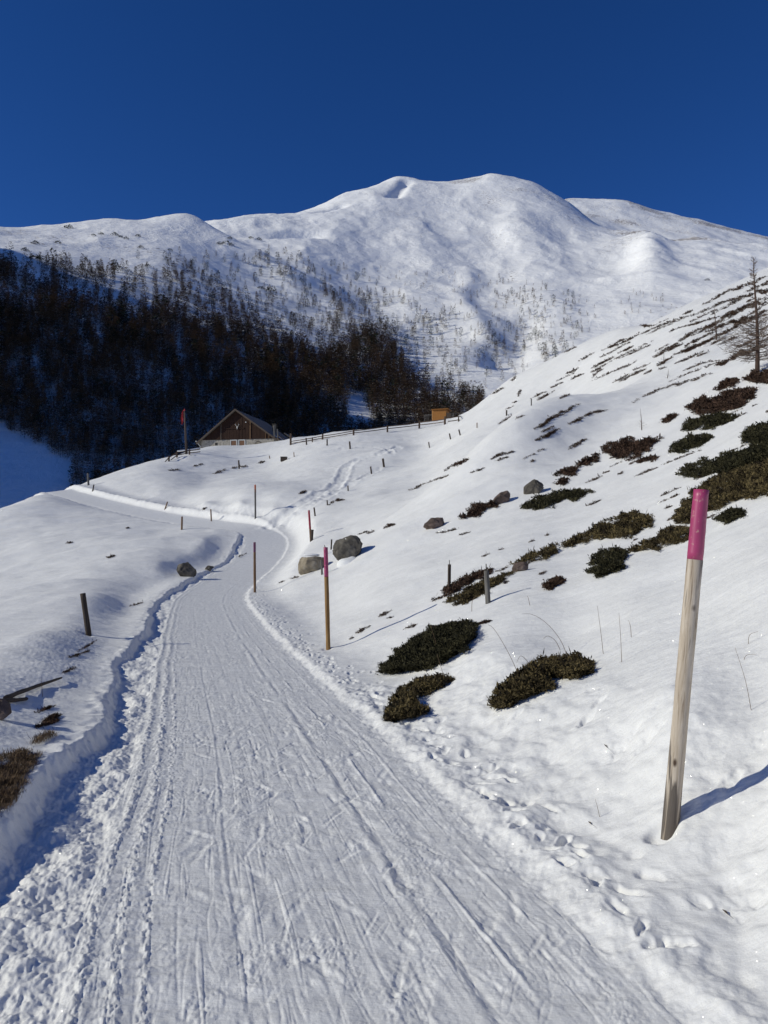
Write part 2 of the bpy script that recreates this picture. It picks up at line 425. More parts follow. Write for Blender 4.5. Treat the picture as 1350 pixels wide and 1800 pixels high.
# ---------------------------------------------------------------- shaped local features that need the ground first
def sink_line(p0, p1, half, depth, sharp=1.0):
    """a long hollow between two pixels"""
    global Z2
    a = G.hit(*p0); b = G.hit(*p1)
    ax, ay, bx, by = a.x, a.y, b.x, b.y
    L2 = (bx - ax) ** 2 + (by - ay) ** 2
    u = np.clip(((X2 - ax) * (bx - ax) + (Y2 - ay) * (by - ay)) / L2, 0, 1)
    d = np.hypot(X2 - ax - u * (bx - ax), Y2 - ay - u * (by - ay))
    Z2 -= depth * np.exp(-(d / half) ** 2) * sstep(0, .15, u + .02) * (1 - sstep(.85, 1, u - .02))
def bump(px, py, rx, ry, h, ang=0):
    global Z2
    c = G.hit(px, py)
    if c is None: return
    dx = X2 - c.x; dy = Y2 - c.y
    u = (dx * math.cos(ang) + dy * math.sin(ang)) / rx; v = (-dx * math.sin(ang) + dy * math.cos(ang)) / ry
    Z2 += h * np.exp(-(u * u + v * v))
# hollow behind a drift edge on the right hillside, and the shaded dip below the fence
def trench(pts, half, depth, asym):
    global Z2
    P = [G.hit(*p) for p in pts]; P = [p for p in P if p is not None]
    best = np.full(X2.shape, 1e9); side = np.zeros_like(X2); prog = np.zeros_like(X2); nseg = len(P) - 1
    for k_, (a, b) in enumerate(zip(P[:-1], P[1:])):
        L2 = (b.x - a.x) ** 2 + (b.y - a.y) ** 2
        u = np.clip(((X2 - a.x) * (b.x - a.x) + (Y2 - a.y) * (b.y - a.y)) / L2, 0, 1)
        dx = X2 - a.x - u * (b.x - a.x); dy = Y2 - a.y - u * (b.y - a.y)
        d = np.hypot(dx, dy); s = np.sign((b.x - a.x) * dy - (b.y - a.y) * dx)
        m = d < best; best = np.where(m, d, best); side = np.where(m, s, side); prog = np.where(m, (k_ + u) / nseg, prog)
    w = np.where(side > 0, half, half * asym)
    Z2 -= depth * np.exp(-(best / w) ** 2) * sstep(0, .3, prog) * (1 - sstep(.75, 1, prog))
bump(750, 788, 5.0, 7.0, -1.1, math.radians(-32))
bump(950, 805, 3.2, 9.0, 2.6, math.radians(-32))
# side path trodden up from the bend
def path_groove(pts, half, depth):
    global Z2
    P = np.array([G.hit(*p)[:] for p in pts])
    P = catmull(P, 8)
    m = (R2 > 35) & (R2 < 115) & (X2 > -18) & (X2 < 14)
    x = X2[m]; y = Y2[m]; best = np.full(x.shape, 1e9)
    for a, b in zip(P[:-1], P[1:]):
        L2 = (b[0] - a[0]) ** 2 + (b[1] - a[1]) ** 2 + 1e-9
        u = np.clip(((x - a[0]) * (b[0] - a[0]) + (y - a[1]) * (b[1] - a[1])) / L2, 0, 1)
        best = np.minimum(best, np.hypot(x - a[0] - u * (b[0] - a[0]), y - a[1] - u * (b[1] - a[1])))
    g = -depth * np.exp(-(best / half) ** 4) + depth * .5 * np.exp(-((best - half * 1.4) / (half * .4)) ** 2)
    g += 0.05 * fbm(x / .5, y / .7, 181, 2) * np.exp(-(best / (half * 2.2)) ** 2)
    Z2[m] += g
path_groove([(478, 925), (500, 905), (525, 888), (560, 868), (592, 850), (604, 832), (612, 818), (635, 806), (665, 798), (700, 786)], .45, .08)
path_groove([(505, 918), (540, 893), (580, 868), (620, 846), (665, 822)], .35, .04)
path_groove([(600, 788), (640, 786), (672, 790), (690, 797)], .3, .05)
G.Z = Z2
def melt_ring(px, py, rad, dep):
    c = G.hit(px, py); m = (np.abs(X2 - c.x) < rad * 5) & (np.abs(Y2 - c.y) < rad * 5)
    d = np.hypot(X2[m] - c.x + rad * .25, Y2[m] - c.y)
    Z2[m] -= dep * np.exp(-(d / rad) ** 4)
melt_ring(1170, 1452, .075, .07); melt_ring(577, 1140, .08, .04); melt_ring(154, 1115, .1, .05)

# ---------------------------------------------------------------- materials
def nodes_of(name):
    m = bpy.data.materials.new(name); m.use_nodes = True
    nt = m.node_tree; return m, nt, nt.nodes['Principled BSDF']
def N(nt, kind, **kw):
    n = nt.nodes.new('ShaderNode' + kind)
    for k, v in kw.items():
        if k in n.inputs: n.inputs[k].default_value = v
        else: setattr(n, k, v)
    return n
def ramp(nt, stops, src=None):
    n = nt.nodes.new('ShaderNodeValToRGB'); e = n.color_ramp.elements
    while len(e) < len(stops): e.new(0.5)
    for q, (p, c) in zip(e, stops):
        q.position = p; q.color = (c[0], c[1], c[2], 1) if not isinstance(c, (int, float)) else (c, c, c, 1)
    if src is not None: nt.links.new(src, n.inputs[0])
    return n
def mix(nt, fac, a, b):
    n = nt.nodes.new('ShaderNodeMix'); n.data_type = 'RGBA'
    for s, v in ((n.inputs[0], fac), (n.inputs[6], a), (n.inputs[7], b)):
        if isinstance(v, (int, float)): s.default_value = v
        elif isinstance(v, tuple): s.default_value = (*v, 1)
        else: nt.links.new(v, s)
    return n.outputs[2]

def snow_material():
    m, nt, b = nodes_of('snow')
    L = nt.links.new
    tc = N(nt, 'TexCoord')
    att = N(nt, 'Attribute', attribute_name='track')
    n1 = N(nt, 'TexNoise', Scale=1.3, Detail=5.0); L(tc.outputs['Object'], n1.inputs['Vector'])
    c1 = ramp(nt, [(.3, (.77, .768, .75)), (.7, (.83, .828, .81))], n1.outputs[0])
    n2 = N(nt, 'TexNoise', Scale=9.0, Detail=6.0); L(tc.outputs['Object'], n2.inputs['Vector'])
    c2 = ramp(nt, [(.35, (.70, .70, .69)), (.65, (.82, .82, .805))], n2.outputs[0])
    colr = mix(nt, att.outputs['Fac'], c1.outputs[0], c2.outputs[0])
    L(colr, b.inputs['Base Color'])
    rm = N(nt, 'MapRange'); L(att.outputs['Fac'], rm.inputs[0]); rm.inputs[3].default_value = .75; rm.inputs[4].default_value = .42; L(rm.outputs[0], b.inputs['Roughness'])
    b.inputs['Specular IOR Level'].default_value = 0.25
    # grain
    g1 = N(nt, 'TexNoise', Scale=55.0, Detail=4.0, Roughness=.7); L(tc.outputs['Object'], g1.inputs['Vector'])
    g2 = N(nt, 'TexNoise', Scale=9.0, Detail=5.0, Roughness=.6); L(tc.outputs['Object'], g2.inputs['Vector'])
    b1 = N(nt, 'Bump', Strength=.45, Distance=.006); L(g1.outputs[0], b1.inputs['Height'])
    b2 = N(nt, 'Bump', Strength=.5, Distance=.02); L(g2.outputs[0], b2.inputs['Height']); L(b1.outputs[0], b2.inputs['Normal'])
    g3 = N(nt, 'TexNoise', Scale=2.2, Detail=5.0, Roughness=.6); mp3 = N(nt, 'Mapping'); mp3.inputs['Rotation'].default_value = (0, 0, .35); mp3.inputs['Scale'].default_value = (.6, 1.8, 1); L(tc.outputs['Object'], mp3.inputs[0]); L(mp3.outputs[0], g3.inputs['Vector'])
    b3 = N(nt, 'Bump', Strength=.35, Distance=.09); L(g3.outputs[0], b3.inputs['Height']); L(b2.outputs[0], b3.inputs['Normal'])
    L(b3.outputs[0], b.inputs['Normal'])
    # crystal glints: each tiny cell has its own facet direction under a clear coat
    v = N(nt, 'TexVoronoi', Scale=210.0); L(tc.outputs['Object'], v.inputs['Vector'])
    geo = N(nt, 'NewGeometry')
    sub = N(nt, 'VectorMath', operation='MULTIPLY_ADD'); L(v.outputs['Color'], sub.inputs[0])
    sub.inputs[1].default_value = (1.5, 1.5, 1.5); sub.inputs[2].default_value = (-.75, -.75, -.75)
    add = N(nt, 'VectorMath', operation='ADD'); L(sub.outputs[0], add.inputs[0]); L(geo.outputs['Normal'], add.inputs[1])
    nn = N(nt, 'VectorMath', operation='NORMALIZE'); L(add.outputs[0], nn.inputs[0])
    L(nn.outputs[0], b.inputs['Coat Normal'])
    wn_ = N(nt, 'SeparateColor'); L(v.outputs['Color'], wn_.inputs[0])
    gt = N(nt, 'Math', operation='GREATER_THAN'); L(wn_.outputs[0], gt.inputs[0]); gt.inputs[1].default_value = .0
    small = N(nt, 'Math', operation='LESS_THAN'); L(v.outputs['Distance'], small.inputs[0]); small.inputs[1].default_value = .45
    cw = N(nt, 'Math', operation='MULTIPLY'); L(small.outputs[0], cw.inputs[0]); cw.inputs[1].default_value = .5
    tk = N(nt, 'Math', operation='SUBTRACT'); tk.inputs[0].default_value = 1.0; tk.use_clamp = True; L(att.outputs['Fac'], tk.inputs[1]); cw2 = N(nt, 'Math', operation='MULTIPLY'); L(cw.outputs[0], cw2.inputs[0]); L(tk.outputs[0], cw2.inputs[1]); L(cw2.outputs[0], b.inputs['Coat Weight'])
    b.inputs['Coat Roughness'].default_value = .09
    return m
def far_snow_material():
    m, nt, b = nodes_of('mountain_snow')
    L = nt.links.new
    tc = N(nt, 'TexCoord'); att = N(nt, 'Attribute', attribute_name='heath')
    n1 = N(nt, 'TexNoise', Scale=.02, Detail=6.0); L(tc.outputs['Object'], n1.inputs['Vector'])
    c1 = ramp(nt, [(.3, (.88, .88, .87)), (.7, (.93, .93, .92))], n1.outputs[0])
    n2 = N(nt, 'TexNoise', Scale=.16, Detail=11.0, Roughness=.72); L(tc.outputs['Object'], n2.inputs['Vector'])
    mul = N(nt, 'Math', operation='MULTIPLY_ADD'); L(att.outputs['Fac'], mul.inputs[0]); mul.inputs[1].default_value = .27; L(n2.outputs[0], mul.inputs[2])
    f = ramp(nt, [(.72, 0.0), (.84, .8)], mul.outputs[0])
    colr = mix(nt, f.outputs[0], c1.outputs[0], (.17, .12, .09))
    L(colr, b.inputs['Base Color']); b.inputs['Roughness'].default_value = .8; b.inputs['Specular IOR Level'].default_value = .15
    g2 = N(nt, 'TexNoise', Scale=.09, Detail=7.0, Roughness=.62); L(tc.outputs['Object'], g2.inputs['Vector'])
    b2 = N(nt, 'Bump', Strength=.5, Distance=3.0); L(g2.outputs[0], b2.inputs['Height'])
    g4 = N(nt, 'TexNoise', Scale=.012, Detail=12.0, Roughness=.68, Distortion=.6); L(tc.outputs['Object'], g4.inputs['Vector'])
    b4 = N(nt, 'Bump', Strength=.40, Distance=16.0); L(g4.outputs[0], b4.inputs['Height']); L(b2.outputs[0], b4.inputs['Normal'])
    L(b4.outputs[0], b.inputs['Normal'])
    return m
def wood_material(name, dark, light, scale=1.0, rough=.8, axis='Z'):
    m, nt, b = nodes_of(name); L = nt.links.new
    tc = N(nt, 'TexCoord'); mp = N(nt, 'Mapping'); L(tc.outputs['Object'], mp.inputs[0])
    mp.inputs['Scale'].default_value = {'Z': (14, 14, .9), 'X': (.9, 14, 14), 'Y': (14, .9, 14)}[axis]
    n1 = N(nt, 'TexNoise', Scale=3.0 * scale, Detail=6.0, Roughness=.65, Distortion=.6); L(mp.outputs[0], n1.inputs['Vector'])
    c = ramp(nt, [(.28, dark), (.55, tuple((a + b_) / 2 for a, b_ in zip(dark, light))), (.75, light)], n1.outputs[0])
    L(c.outputs[0], b.inputs['Base Color']); b.inputs['Roughness'].default_value = rough; b.inputs['Specular IOR Level'].default_value = .2
    bp = N(nt, 'Bump', Strength=.35, Distance=.004); L(n1.outputs[0], bp.inputs['Height']); L(bp.outputs[0], b.inputs['Normal'])
    return m
def pole_wood():
    m, nt, b = nodes_of('peeled_wood'); L = nt.links.new
    tc = N(nt, 'TexCoord'); mp = N(nt, 'Mapping'); L(tc.outputs['Object'], mp.inputs[0]); mp.inputs['Scale'].default_value = (22, 22, 1.6)
    n1 = N(nt, 'TexNoise', Scale=2.0, Detail=7.0, Roughness=.6, Distortion=1.2); L(mp.outputs[0], n1.inputs['Vector'])
    c = ramp(nt, [(.30, (.17, .12, .085)), (.42, (.40, .33, .25)), (.7, (.60, .53, .44))], n1.outputs[0])
    v = N(nt, 'TexVoronoi', Scale=1.0); mp2 = N(nt, 'Mapping'); L(tc.outputs['Object'], mp2.inputs[0]); mp2.inputs['Scale'].default_value = (12, 12, 6.5); L(mp2.outputs[0], v.inputs['Vector'])
    k = ramp(nt, [(.10, 1.0), (.19, 0.0)], v.outputs['Distance'])
    kk = mix(nt, k.outputs[0], c.outputs[0], (.07, .045, .03))
    sx = N(nt, 'SeparateXYZ'); L(tc.outputs['Object'], sx.inputs[0])
    n3 = N(nt, 'TexNoise', Scale=1.1, Detail=5.0, Distortion=.8); L(mp.outputs[0], n3.inputs['Vector'])
    low = N(nt, 'MapRange'); L(sx.outputs[2], low.inputs[0]); low.inputs[1].default_value = .0; low.inputs[2].default_value = .5; low.inputs[3].default_value = .17; low.inputs[4].default_value = -.12
    su = N(nt, 'Math', operation='ADD'); L(low.outputs[0], su.inputs[0]); L(n3.outputs[0], su.inputs[1])
    st = ramp(nt, [(.50, 0.0), (.60, .85)], su.outputs[0])
    fin = mix(nt, st.outputs[0], kk, (.055, .045, .04))
    L(fin, b.inputs['Base Color']); b.inputs['Roughness'].default_value = .7; b.inputs['Specular IOR Level'].default_value = .25
    bp = N(nt, 'Bump', Strength=.4, Distance=.004); L(n1.outputs[0], bp.inputs['Height']); L(bp.outputs[0], b.inputs['Normal'])
    return m
def paint_material(name, colr, chip):
    m, nt, b = nodes_of(name); L = nt.links.new
    tc = N(nt, 'TexCoord'); n1 = N(nt, 'TexNoise', Scale=35.0, Detail=6.0, Roughness=.7); L(tc.outputs['Object'], n1.inputs['Vector'])
    f = ramp(nt, [(.60, 0.0), (.65, 1.0)], n1.outputs[0])
    n2 = N(nt, 'TexNoise', Scale=4.0, Detail=3.0); L(tc.outputs['Object'], n2.inputs['Vector'])
    base = ramp(nt, [(.3, tuple(c * .8 for c in colr)), (.7, tuple(min(1, c * 1.15) for c in colr))], n2.outputs[0])
    L(mix(nt, f.outputs[0], base.outputs[0], chip), b.inputs['Base Color']); b.inputs['Roughness'].default_value = .42
    bp = N(nt, 'Bump', Strength=.2, Distance=.002); L(n1.outputs[0], bp.inputs['Height']); L(bp.outputs[0], b.inputs['Normal'])
    return m
def rock_material(name, a, b_, c_):
    m, nt, b = nodes_of(name); L = nt.links.new
    tc = N(nt, 'TexCoord'); n1 = N(nt, 'TexNoise', Scale=3.2, Detail=9.0, Roughness=.68); L(tc.outputs['Object'], n1.inputs['Vector'])
    cr = ramp(nt, [(.32, a), (.52, b_), (.70, c_)], n1.outputs[0]); L(cr.outputs[0], b.inputs['Base Color'])
    b.inputs['Roughness'].default_value = .9; b.inputs['Specular IOR Level'].default_value = .2
    v = N(nt, 'TexVoronoi', Scale=4.0, feature='DISTANCE_TO_EDGE'); L(tc.outputs['Object'], v.inputs['Vector'])
    bp = N(nt, 'Bump', Strength=.7, Distance=.03); L(n1.outputs[0], bp.inputs['Height'])
    L(bp.outputs[0], b.inputs['Normal']); return m
def leaf_material(name, a, b_, rough=.8, scale=6.0):
    m, nt, b = nodes_of(name); L = nt.links.new
    tc = N(nt, 'TexCoord'); at = N(nt, 'Attribute', attribute_name='tone')
    n1 = N(nt, 'TexNoise', Scale=scale, Detail=3.0); L(tc.outputs['Object'], n1.inputs['Vector'])
    av = N(nt, 'Math', operation='MULTIPLY_ADD'); L(at.outputs['Fac'], av.inputs[0]); av.inputs[1].default_value = .5; 
    hf = N(nt, 'Math', operation='MULTIPLY'); L(n1.outputs[0], hf.inputs[0]); hf.inputs[1].default_value = .5; L(hf.outputs[0], av.inputs[2])
    cr = ramp(nt, [(.25, a), (.75, b_)], av.outputs[0]); L(cr.outputs[0], b.inputs['Base Color'])
    b.inputs['Roughness'].default_value = rough; b.inputs['Specular IOR Level'].default_value = .15
    return m
def plain(name, c, rough=.7, metal=0.0, var=.15, scale=8.0):
    m, nt, b = nodes_of(name); L = nt.links.new
    tc = N(nt, 'TexCoord'); n1 = N(nt, 'TexNoise', Scale=scale, Detail=5.0); L(tc.outputs['Object'], n1.inputs['Vector'])
    cr = ramp(nt, [(.3, tuple(x * (1 - var) for x in c)), (.7, tuple(min(1, x * (1 + var)) for x in c))], n1.outputs[0])
    L(cr.outputs[0], b.inputs['Base Color']); b.inputs['Roughness'].default_value = rough; b.inputs['Metallic'].default_value = metal
    return m
M = dict(
    snow=snow_material(), far=far_snow_material(), pole=pole_wood(),
    pink=paint_material('magenta_paint', (.36, .045, .13), (.45, .25, .22)),
    red=paint_material('red_paint', (.30, .02, .04), (.3, .15, .1)),
    purple=paint_material('purple_paint', (.13, .03, .08), (.2, .12, .1)),
    orange=paint_material('orange_paint', (.42, .10, .03), (.3, .15, .1)),
    gold=wood_material('golden_wood', (.16, .085, .03), (.42, .26, .11)),
    brownwood=wood_material('brown_wood', (.10, .055, .03), (.26, .16, .09)),
    post=wood_material('weathered_post', (.03, .022, .018), (.11, .085, .065)),
    grey=wood_material('grey_post', (.07, .065, .06), (.22, .21, .19)),
    railx=wood_material('rail_wood', (.05, .035, .025), (.15, .10, .07), axis='X'),
    clad=wood_material('dark_cladding', (.013, .006, .004), (.062, .030, .018), .6),
    barge=wood_material('barge_wood', (.055, .042, .032), (.13, .10, .08), axis='X'),
    shed=wood_material('orange_boards', (.24, .10, .025), (.42, .20, .06), .7),
    shedsunlit=wood_material('sunlit_boards', (.40, .22, .08), (.62, .38, .17), .7),  # hutch boards with the sun's brightness put into the colour, for the left face
    plaster=rock_material('stone_wall', (.16, .14, .11), (.36, .33, .28), (.52, .49, .43)),
    white=plain('white_frame', (.55, .55, .53)), door=plain('brown_door', (.16, .075, .035)),
    roofm=plain('grey_roof', (.09, .085, .08), .8), dark=plain('dark_opening', (.012, .010, .009)),
    iron=plain('iron', (.05, .045, .04), .5, .7), glass=plain('dark_glass', (.03, .04, .05), .15),
    rock=rock_material('grey_rock', (.045, .04, .036), (.105, .095, .08), (.18, .165, .14)),
    rockpale=rock_material('pale_rock', (.13, .11, .08), (.26, .22, .16), (.38, .34, .27)),
    rockred=rock_material('red_rock', (.05, .04, .034), (.13, .095, .08), (.21, .17, .15)),
    juniper=leaf_material('juniper', (.013, .013, .006), (.058, .052, .024)),
    juniperbrown=leaf_material('brown_juniper', (.014, .010, .006), (.15, .115, .05)),
    heather=leaf_material('heather', (.026, .015, .010), (.085, .050, .033)),
    drygrass=leaf_material('dry_grass', (.055, .035, .02), (.24, .165, .10)),
    soil=leaf_material('heath_soil', (.020, .012, .008), (.06, .035, .022)),
    larch=leaf_material('larch_twigs', (.06, .043, .03), (.23, .16, .10), scale=.3),
    larchtwig=leaf_material('larch_twig_bark', (.10, .072, .055), (.24, .18, .14), scale=3), larchnear=leaf_material('larch_bark', (.05, .032, .026), (.13, .085, .065), scale=3),
    pine=leaf_material('pine_needles', (.008, .012, .008), (.03, .04, .02), scale=.3),
    bone=plain('bone', (.7, .68, .62)), flag=plain('red_flag', (.45, .03, .03)), lamp=plain('lamp_white', (.6, .6, .58)),
)

# ---------------------------------------------------------------- object helpers
col_ = scene.collection
def link(o): col_.objects.link(o); return o
def tag(o, label=None, cat=None, group=None, kind=None):
    if label: o['label'] = label
    if cat: o['category'] = cat
    if group: o['group'] = group
    if kind: o['kind'] = kind
    return o
def thing(name, loc, label, cat, group=None, rz=0.0):
    o = bpy.data.objects.new(name, None); link(o); o.location = loc; o.rotation_euler = (0, 0, rz)
    o.empty_display_size = .2
    return tag(o, label, cat, group)
class MB:
    def __init__(self): self.v = []; self.f = []; self.tone = []; self.mi = []
    def add(self, v, f, tone=.5, mi=0):
        o = len(self.v); self.v += [tuple(p) for p in v]; self.f += [tuple(i + o for i in q) for q in f]
        self.tone += [tone] * len(v); self.mi += [mi] * len(f)
    def box(self, c, s, rot=None, tone=.5, mi=0, bev=0.0):
        x, y, z = s[0] / 2, s[1] / 2, s[2] / 2
        if bev > 0:
            b = bev; V = []
            for sx in (-1, 1):
                for sy in (-1, 1):
                    for sz in (-1, 1):
                        V += [(sx * x, sy * (y - b), sz * (z - b)), (sx * (x - b), sy * y, sz * (z - b)), (sx * (x - b), sy * (y - b), sz * z)]
            import bmesh
            bm = bmesh.new(); [bm.verts.new(p) for p in V]; bmesh.ops.convex_hull(bm, input=bm.verts)
            bm.verts.index_update(); V = [tuple(p.co) for p in bm.verts]; Fc = [tuple(q.index for q in f.verts) for f in bm.faces]; bm.free()
        else:
            V = [(sx * x, sy * y, sz * z) for sx in (-1, 1) for sy in (-1, 1) for sz in (-1, 1)]
            Fc = [(0, 1, 3, 2), (4, 6, 7, 5), (0, 4, 5, 1), (2, 3, 7, 6), (0, 2, 6, 4), (1, 5, 7, 3)]
        c = Vector(c)
        V = [(rot @ Vector(p) if rot else Vector(p)) + c for p in V]
        self.add(V, Fc, tone, mi)
    def tube(self, pts, rad, n=8, tone=.5, mi=0, cap=True, seed=None, rough=0.0):
        pts = [Vector(p) for p in pts]; V = []; Fc = []
        rr = random.Random(seed)
        prev = None
        for i, p in enumerate(pts):
            t = (pts[min(i + 1, len(pts) - 1)] - pts[max(i - 1, 0)]).normalized()
            if prev is None:
                a = Vector((1, 0, 0)) if abs(t.x) < .9 else Vector((0, 1, 0)); u = t.cross(a).normalized()
            else: u = (prev - t * prev.dot(t)).normalized()
            prev = u; w = t.cross(u); r = rad[i] if hasattr(rad, '__len__') else rad
            for k in range(n):
                a = 2 * math.pi * k / n; q = r * (1 + (rr.uniform(-rough, rough) if rough else 0))
                V.append(p + u * (math.cos(a) * q) + w * (math.sin(a) * q))
        for i in range(len(pts) - 1):
            for k in range(n):
                Fc.append((i * n + k, i * n + (k + 1) % n, (i + 1) * n + (k + 1) % n, (i + 1) * n + k))
        if cap: Fc.append(tuple(range(n))[::-1]); Fc.append(tuple((len(pts) - 1) * n + k for k in range(n)))
        self.add(V, Fc, tone, mi)
    def mesh(self, name, mats):
        me = bpy.data.meshes.new(name); me.from_pydata(self.v, [], self.f)
        for m in (mats if isinstance(mats, (list, tuple)) else [mats]): me.materials.append(m)
        if any(self.mi): me.polygons.foreach_set('material_index', self.mi)
        a = me.attributes.new('tone', 'FLOAT', 'POINT'); a.data.foreach_set('value', np.array(self.tone, dtype=np.float32))
        me.update(); return me
    def build(self, name, mats, parent=None, smooth=False):
        me = self.mesh(name, mats)
        if smooth: me.polygons.foreach_set('use_smooth', [True] * len(me.polygons))
        o = bpy.data.objects.new(name, me); link(o)
        if parent: o.parent = parent
        return o
def grid_mesh(name, X, Y, Z, attrs, mat, keep=None):
    n, m = X.shape
    V = np.stack([X.ravel(), Y.ravel(), Z.ravel()], 1).astype(np.float32)
    idx = np.arange(n * m).reshape(n, m)
    # azimuth runs clockwise: order faces so that normals point up
    Fc = np.stack([idx[:-1, :-1].ravel(), idx[1:, :-1].ravel(), idx[1:, 1:].ravel(), idx[:-1, 1:].ravel()], 1)
    if keep is not None:
        k = keep; kf = (k[:-1, :-1] & k[1:, :-1] & k[1:, 1:] & k[:-1, 1:]).ravel(); Fc = Fc[kf]
    me = bpy.data.meshes.new(name)
    me.vertices.add(len(V)); me.vertices.foreach_set('co', V.ravel())
    me.loops.add(Fc.size); me.loops.foreach_set('vertex_index', Fc.ravel().astype(np.int32))
    me.polygons.add(len(Fc)); me.polygons.foreach_set('loop_start', (np.arange(len(Fc)) * 4).astype(np.int32))
    me.polygons.foreach_set('loop_total', np.full(len(Fc), 4, np.int32))
    me.update(calc_edges=True)
    me.polygons.foreach_set('use_smooth', np.ones(len(Fc), bool))
    for k, v in attrs.items():
        a = me.attributes.new(k, 'FLOAT', 'POINT'); a.data.foreach_set('value', v.ravel().astype(np.float32))
    me.materials.append(mat); me.update()
    o = bpy.data.objects.new(name, me); return link(o)

# ---------------------------------------------------------------- near ground meshes: track and snowfield share one height function
track = sstep(1.02, .96, np.abs(RT)) * .95
track = np.maximum(track, .30 * ((RT < 0) & (RT > -1.5)) * (1 - past2))
o = grid_mesh('snow_hillside', X2, Y2, Z2, {'track': track}, M['snow']); o['kind'] = 'structure'

# ---------------------------------------------------------------- mountain across the valley
FP = []
def fcol(px, *pairs):
    for py, d in pairs: FP.append((px, py, d))
fcol(-700, (1100, 180), (900, 300), (650, 480), (470, 700), (390, 900), (400, 1300), (430, 3000), (500, 5000))
fcol(-300, (1120, 180), (900, 290), (720, 400), (560, 550), (450, 700), (402, 860), (425, 1150), (470, 1600), (520, 3000), (560, 5000))
fcol(0, (1120, 170), (950, 230), (880, 280), (800, 345), (740, 400), (600, 510), (450, 660), (420, 820), (405, 1000), (440, 1350), (480, 2000), (520, 3200), (560, 5000))
fcol(200, (1080, 180), (850, 310), (650, 490), (500, 690), (430, 900), (392, 1150), (425, 1450), (460, 2000), (520, 3200), (560, 5000))
fcol(340, (1050, 190), (800, 360), (650, 530), (520, 730), (440, 960), (389, 1250), (410, 1450), (392, 1650), (430, 2100), (500, 3200), (560, 5000))
fcol(450, (1020, 200), (750, 440), (600, 640), (500, 880), (430, 1250), (378, 1720), (410, 2100), (480, 3200), (560, 5000))
fcol(600, (1000, 210), (850, 320), (720, 490), (620, 690), (520, 980), (430, 1380), (343, 1950), (380, 2400), (440, 3200), (560, 5000))
fcol(700, (1000, 220), (830, 350), (700, 570), (600, 820), (500, 1170), (400, 1620), (312, 2150), (340, 2500), (430, 3200), (560, 5000))
fcol(870, (980, 230), (800, 390), (700, 600), (640, 740), (560, 980), (480, 1280), (400, 1680), (308, 2250), (330, 2500), (400, 3200), (560, 5000))
fcol(940, (323, 2200), (350, 2500))
fcol(1000, (960, 240), (780, 430), (650, 740), (560, 970), (480, 1270), (420, 1620), (357, 2150), (378, 2450), (347, 3000), (400, 3700), (560, 5000))
fcol(1100, (950, 250), (780, 430), (620, 780), (520, 1070), (460, 1450), (405, 1850), (432, 2150), (354, 3000), (400, 3700), (560, 5000))
fcol(1230, (950, 250), (780, 430), (600, 800), (530, 1030), (470, 1350), (419, 1750), (448, 2030), (386, 2950), (430, 3700), (560, 5000))
fcol(1350, (950, 250), (780, 430), (590, 820), (520, 1050), (475, 1350), (433, 1650), (462, 1930), (418, 2870), (450, 3700), (560, 5000))
fcol(1700, (950, 250), (780, 430), (600, 820), (520, 1200), (470, 1650), (500, 2000), (480, 2900), (520, 3700), (580, 5000))
fcol(2000, (950, 250), (780, 430), (600, 820), (520, 1200), (480, 1650), (520, 2900), (560, 5000))
farS = Surface(FP, 1e-4)
FTH = np.radians(np.concatenate([np.arange(-70, -33, .5), np.arange(-33, 33, .075), np.arange(33, 50, .5)]))
FLR = np.arange(math.log(120), math.log(4600), .0068)
FT, FR = np.meshgrid(FTH, np.exp(FLR), indexing='ij')
FX = np.sin(FT) * FR; FY = np.cos(FT) * FR
FZ = farS.z(FT, FR)
sc_ = np.clip(FR / 1500, .15, 1.3)
relief = sc_ * (9 * fbm(FX / 420, FY / 420, 301, 3) + 7.5 * (ridged((FX + .3 * FY) / 240, (FY - .3 * FX) / 420, 305, 4, .45) - .6))
relief += sc_ * 2.6 * fbm(FX / 60, FY / 75, 309, 4)
crestfade = 1 - .55 * sstep(1500, 2000, FR)
FZ += relief * crestfade
F_ = Polar(FTH, FLR, FZ)
def far_line(pts, half, depth, shape=2):
    P = [F_.hit(*p, rmin=150) for p in pts]; P = [p for p in P if p is not None]
    best = np.full(FX.shape, 1e9)
    for a, b in zip(P[:-1], P[1:]):
        L2 = (b.x - a.x) ** 2 + (b.y - a.y) ** 2 + 1e-9
        u = np.clip(((FX - a.x) * (b.x - a.x) + (FY - a.y) * (b.y - a.y)) / L2, 0, 1)
        best = np.minimum(best, np.hypot(FX - a.x - u * (b.x - a.x), FY - a.y - u * (b.y - a.y)))
    FZ[:] -= depth * np.exp(-(best / half) ** shape)
far_line([(800, 330), (795, 400), (800, 450), (825, 495)], 60, 4)
far_line([(820, 480), (828, 505), (812, 530), (818, 550), (845, 580), (870, 605)], 18, -7)
far_line([(700, 360), (760, 470), (780, 560)], 55, -12)
far_line([(345, 402), (430, 450), (520, 500)], 45, -17)
far_line([(905, 380), (945, 470), (980, 540)], 45, -9)
far_line([(1120, 425), (1150, 470), (1160, 500)], 40, -10)
far_line([(940, 350), (985, 440), (1010, 500), (1040, 570)], 55, 4)
far_line([(900, 640), (905, 600), (925, 560)], 22, 12)
far_line([(870, 650), (868, 600)], 14, 8)
far_line([(690, 345), (715, 318)], 16, 16)
far_line([(1140, 470), (1145, 440), (1128, 415)], 30, -14)
far_line([(560, 372), (600, 362)], 14, 12)
far_line([(500, 412), (545, 412)], 30, 16)
F_.Z = FZ
slope_mask = sstep(.25, .9, fbm(FX / 300, FY / 300, 401, 3) + .5) * .55
PXF = 675 + F * np.tan(np.clip(FT, -1.2, 1.2)); 
elev = (FZ - CAMZ) / FR
PYF = 900 - F * ((elev / np.cos(FT) * 0 + elev) * CP - SP) / (CP + elev * SP)
